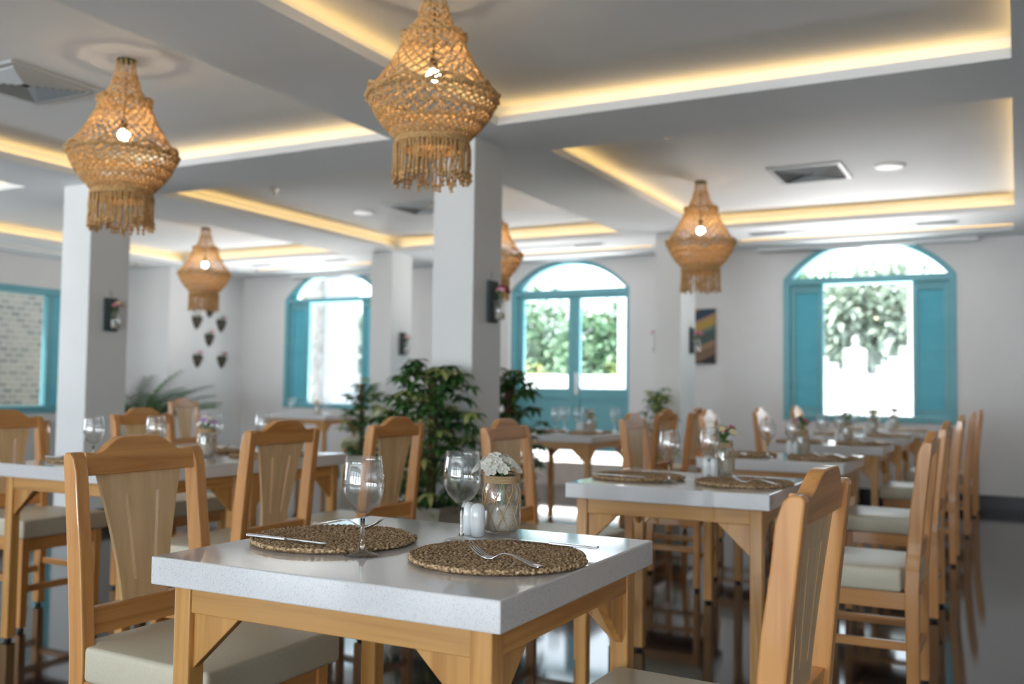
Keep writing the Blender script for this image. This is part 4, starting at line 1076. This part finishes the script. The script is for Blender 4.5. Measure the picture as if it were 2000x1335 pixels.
def tree(loc, h, r, n, m_, label, seed, trunk=0.1, cat='tree', name='garden_tree', leaf=0.28, lo=0.25, rock=1.0):
    rnd = random.Random(seed)
    root = empty(name, loc, 0, label, cat)
    if trunk: MB().tube([(0, 0, 0), (0.05, 0.03, h * 0.4), (0, 0, h * 0.75)], [trunk, trunk * .8, trunk * .4], 8).build('trunk', BARK, root)
    m = MB()
    blobs = [(rnd.uniform(-r * .6, r * .6), rnd.uniform(-r * .5, r * .5), h * rnd.uniform(lo, 0.82), r * rnd.uniform(0.38, 0.6)) for _ in range(16)]
    for k in range(n):
        bx, by, bz, br_ = rnd.choice(blobs); d = Vector((rnd.gauss(0, 1), rnd.gauss(0, 1), rnd.gauss(0, 1))).normalized()
        p = Vector((bx, by, bz)) + d * br_ * rnd.uniform(0.5, 1.0); p.z = max(p.z, 0.10)
        m.leaf(p, d + Vector((rnd.uniform(-1, 1), rnd.uniform(-1, 1), rnd.uniform(-.5, .5))), leaf * rnd.uniform(.6, 1.1), leaf * .5, 0.3, segs=2)
    m.build('foliage', m_, root)
TR = [((-15.5, 20.5, 0), 3.4, 1.0, LEAFG, 'pale grey green tree beyond the left arched window'),
      ((-10.5, 21.6, 0), 4.0, 1.35, LEAFT, 'bushy green tree seen through the left leaf of the door'),
      ((-7.25, 18.0, 0), 3.4, 1.1, LEAFT, 'tall green tree seen through the right leaf of the door'),
      ((-4.35, 22.5, 0), 4.4, 1.3, LEAFT, 'greyish tree seen left in the right window'),
      ((-2.5, 20.3, 0), 3.9, 1.2, LEAFG, 'greyish tree seen in the middle of the right window'),
      ((-0.6, 23.5, 0), 4.4, 1.3, LEAFT, 'green tree seen right in the right window')]
for i, (loc, h, r, m_, lab) in enumerate(TR): tree(loc, h, r, 4200, m_, lab, 100 + i)
BU = [((-7.5, 15.6, 0), 1.75, 0.62, LEAFY, 'yellow green bush behind the garden wall, left leaf of the door'),
      ((-5.75, 15.6, 0), 1.70, 0.6, LEAFY, 'yellow green bush behind the garden wall, right leaf of the door'),
      ((-9.3, 15.8, 0), 1.8, 0.65, LEAFT, 'green bush behind the garden wall, left of the yellow one'),
      ((-2.9, 15.6, 0), 1.5, 0.5, LEAFY, 'low yellow green bush seen in the right window'),
      ((-1.5, 15.6, 0), 1.45, 0.5, LEAFT, 'low green bush seen in the right window')]
for i, (loc, h, r, m_, lab) in enumerate(BU): tree(loc, h, r, 700, m_, lab, 200 + i, trunk=0.03, cat='bush', name='garden_bush', leaf=0.16, lo=0.3)
# stone pier, grey shutter panel and white house seen through the left arched window
o = MB().box(-11.35, -10.75, 13.0, 13.5, -0.02, 3.3).build('stone_pier', noise_mat('rough_stone', (0.20, 0.19, 0.175), (0.36, 0.35, 0.33), (9, 9, 9), rough=0.9)); tag(o, 'speckled stone pier seen through the left arched window', 'pillar')
o = MB().box(-10.65, -9.95, 13.3, 13.36, -0.02, 3.3).build('outdoor_screen', mat('grey_canvas', (0.23, 0.26, 0.30), 0.8)); tag(o, 'grey hanging screen outside the left arched window', 'screen')
# lattice block wall outside the left window
def lattice():
    m = mat('pierced_block_pattern', (0.35, 0.36, 0.34), 0.8); N, L, B = nodes(m)
    tc = N.new('ShaderNodeTexCoord'); sp_ = N.new('ShaderNodeSeparateXYZ'); cb = N.new('ShaderNodeCombineXYZ')
    L.new(tc.outputs['Object'], sp_.inputs[0]); L.new(sp_.outputs[1], cb.inputs[0]); L.new(sp_.outputs[2], cb.inputs[1])
    br_ = N.new('ShaderNodeTexBrick'); br_.offset = 0.5; br_.inputs['Scale'].default_value = 1.0; br_.inputs['Brick Width'].default_value = 0.17; br_.inputs['Row Height'].default_value = 0.085
    br_.inputs['Mortar Size'].default_value = 0.014; br_.inputs['Color1'].default_value = (0.075, 0.075, 0.06, 1); br_.inputs['Color2'].default_value = (0.16, 0.145, 0.11, 1); br_.inputs['Mortar'].default_value = (0.17, 0.17, 0.155, 1)
    L.new(cb.outputs[0], br_.inputs['Vector']); L.new(br_.outputs['Color'], B.inputs['Base Color'])
    return m
o = MB().box(-13.0, -12.8, 4.5, 12.5, -0.02, 3.6).build('block_wall', lattice()); tag(o, 'grey pierced block wall outside the left wall window', 'wall')
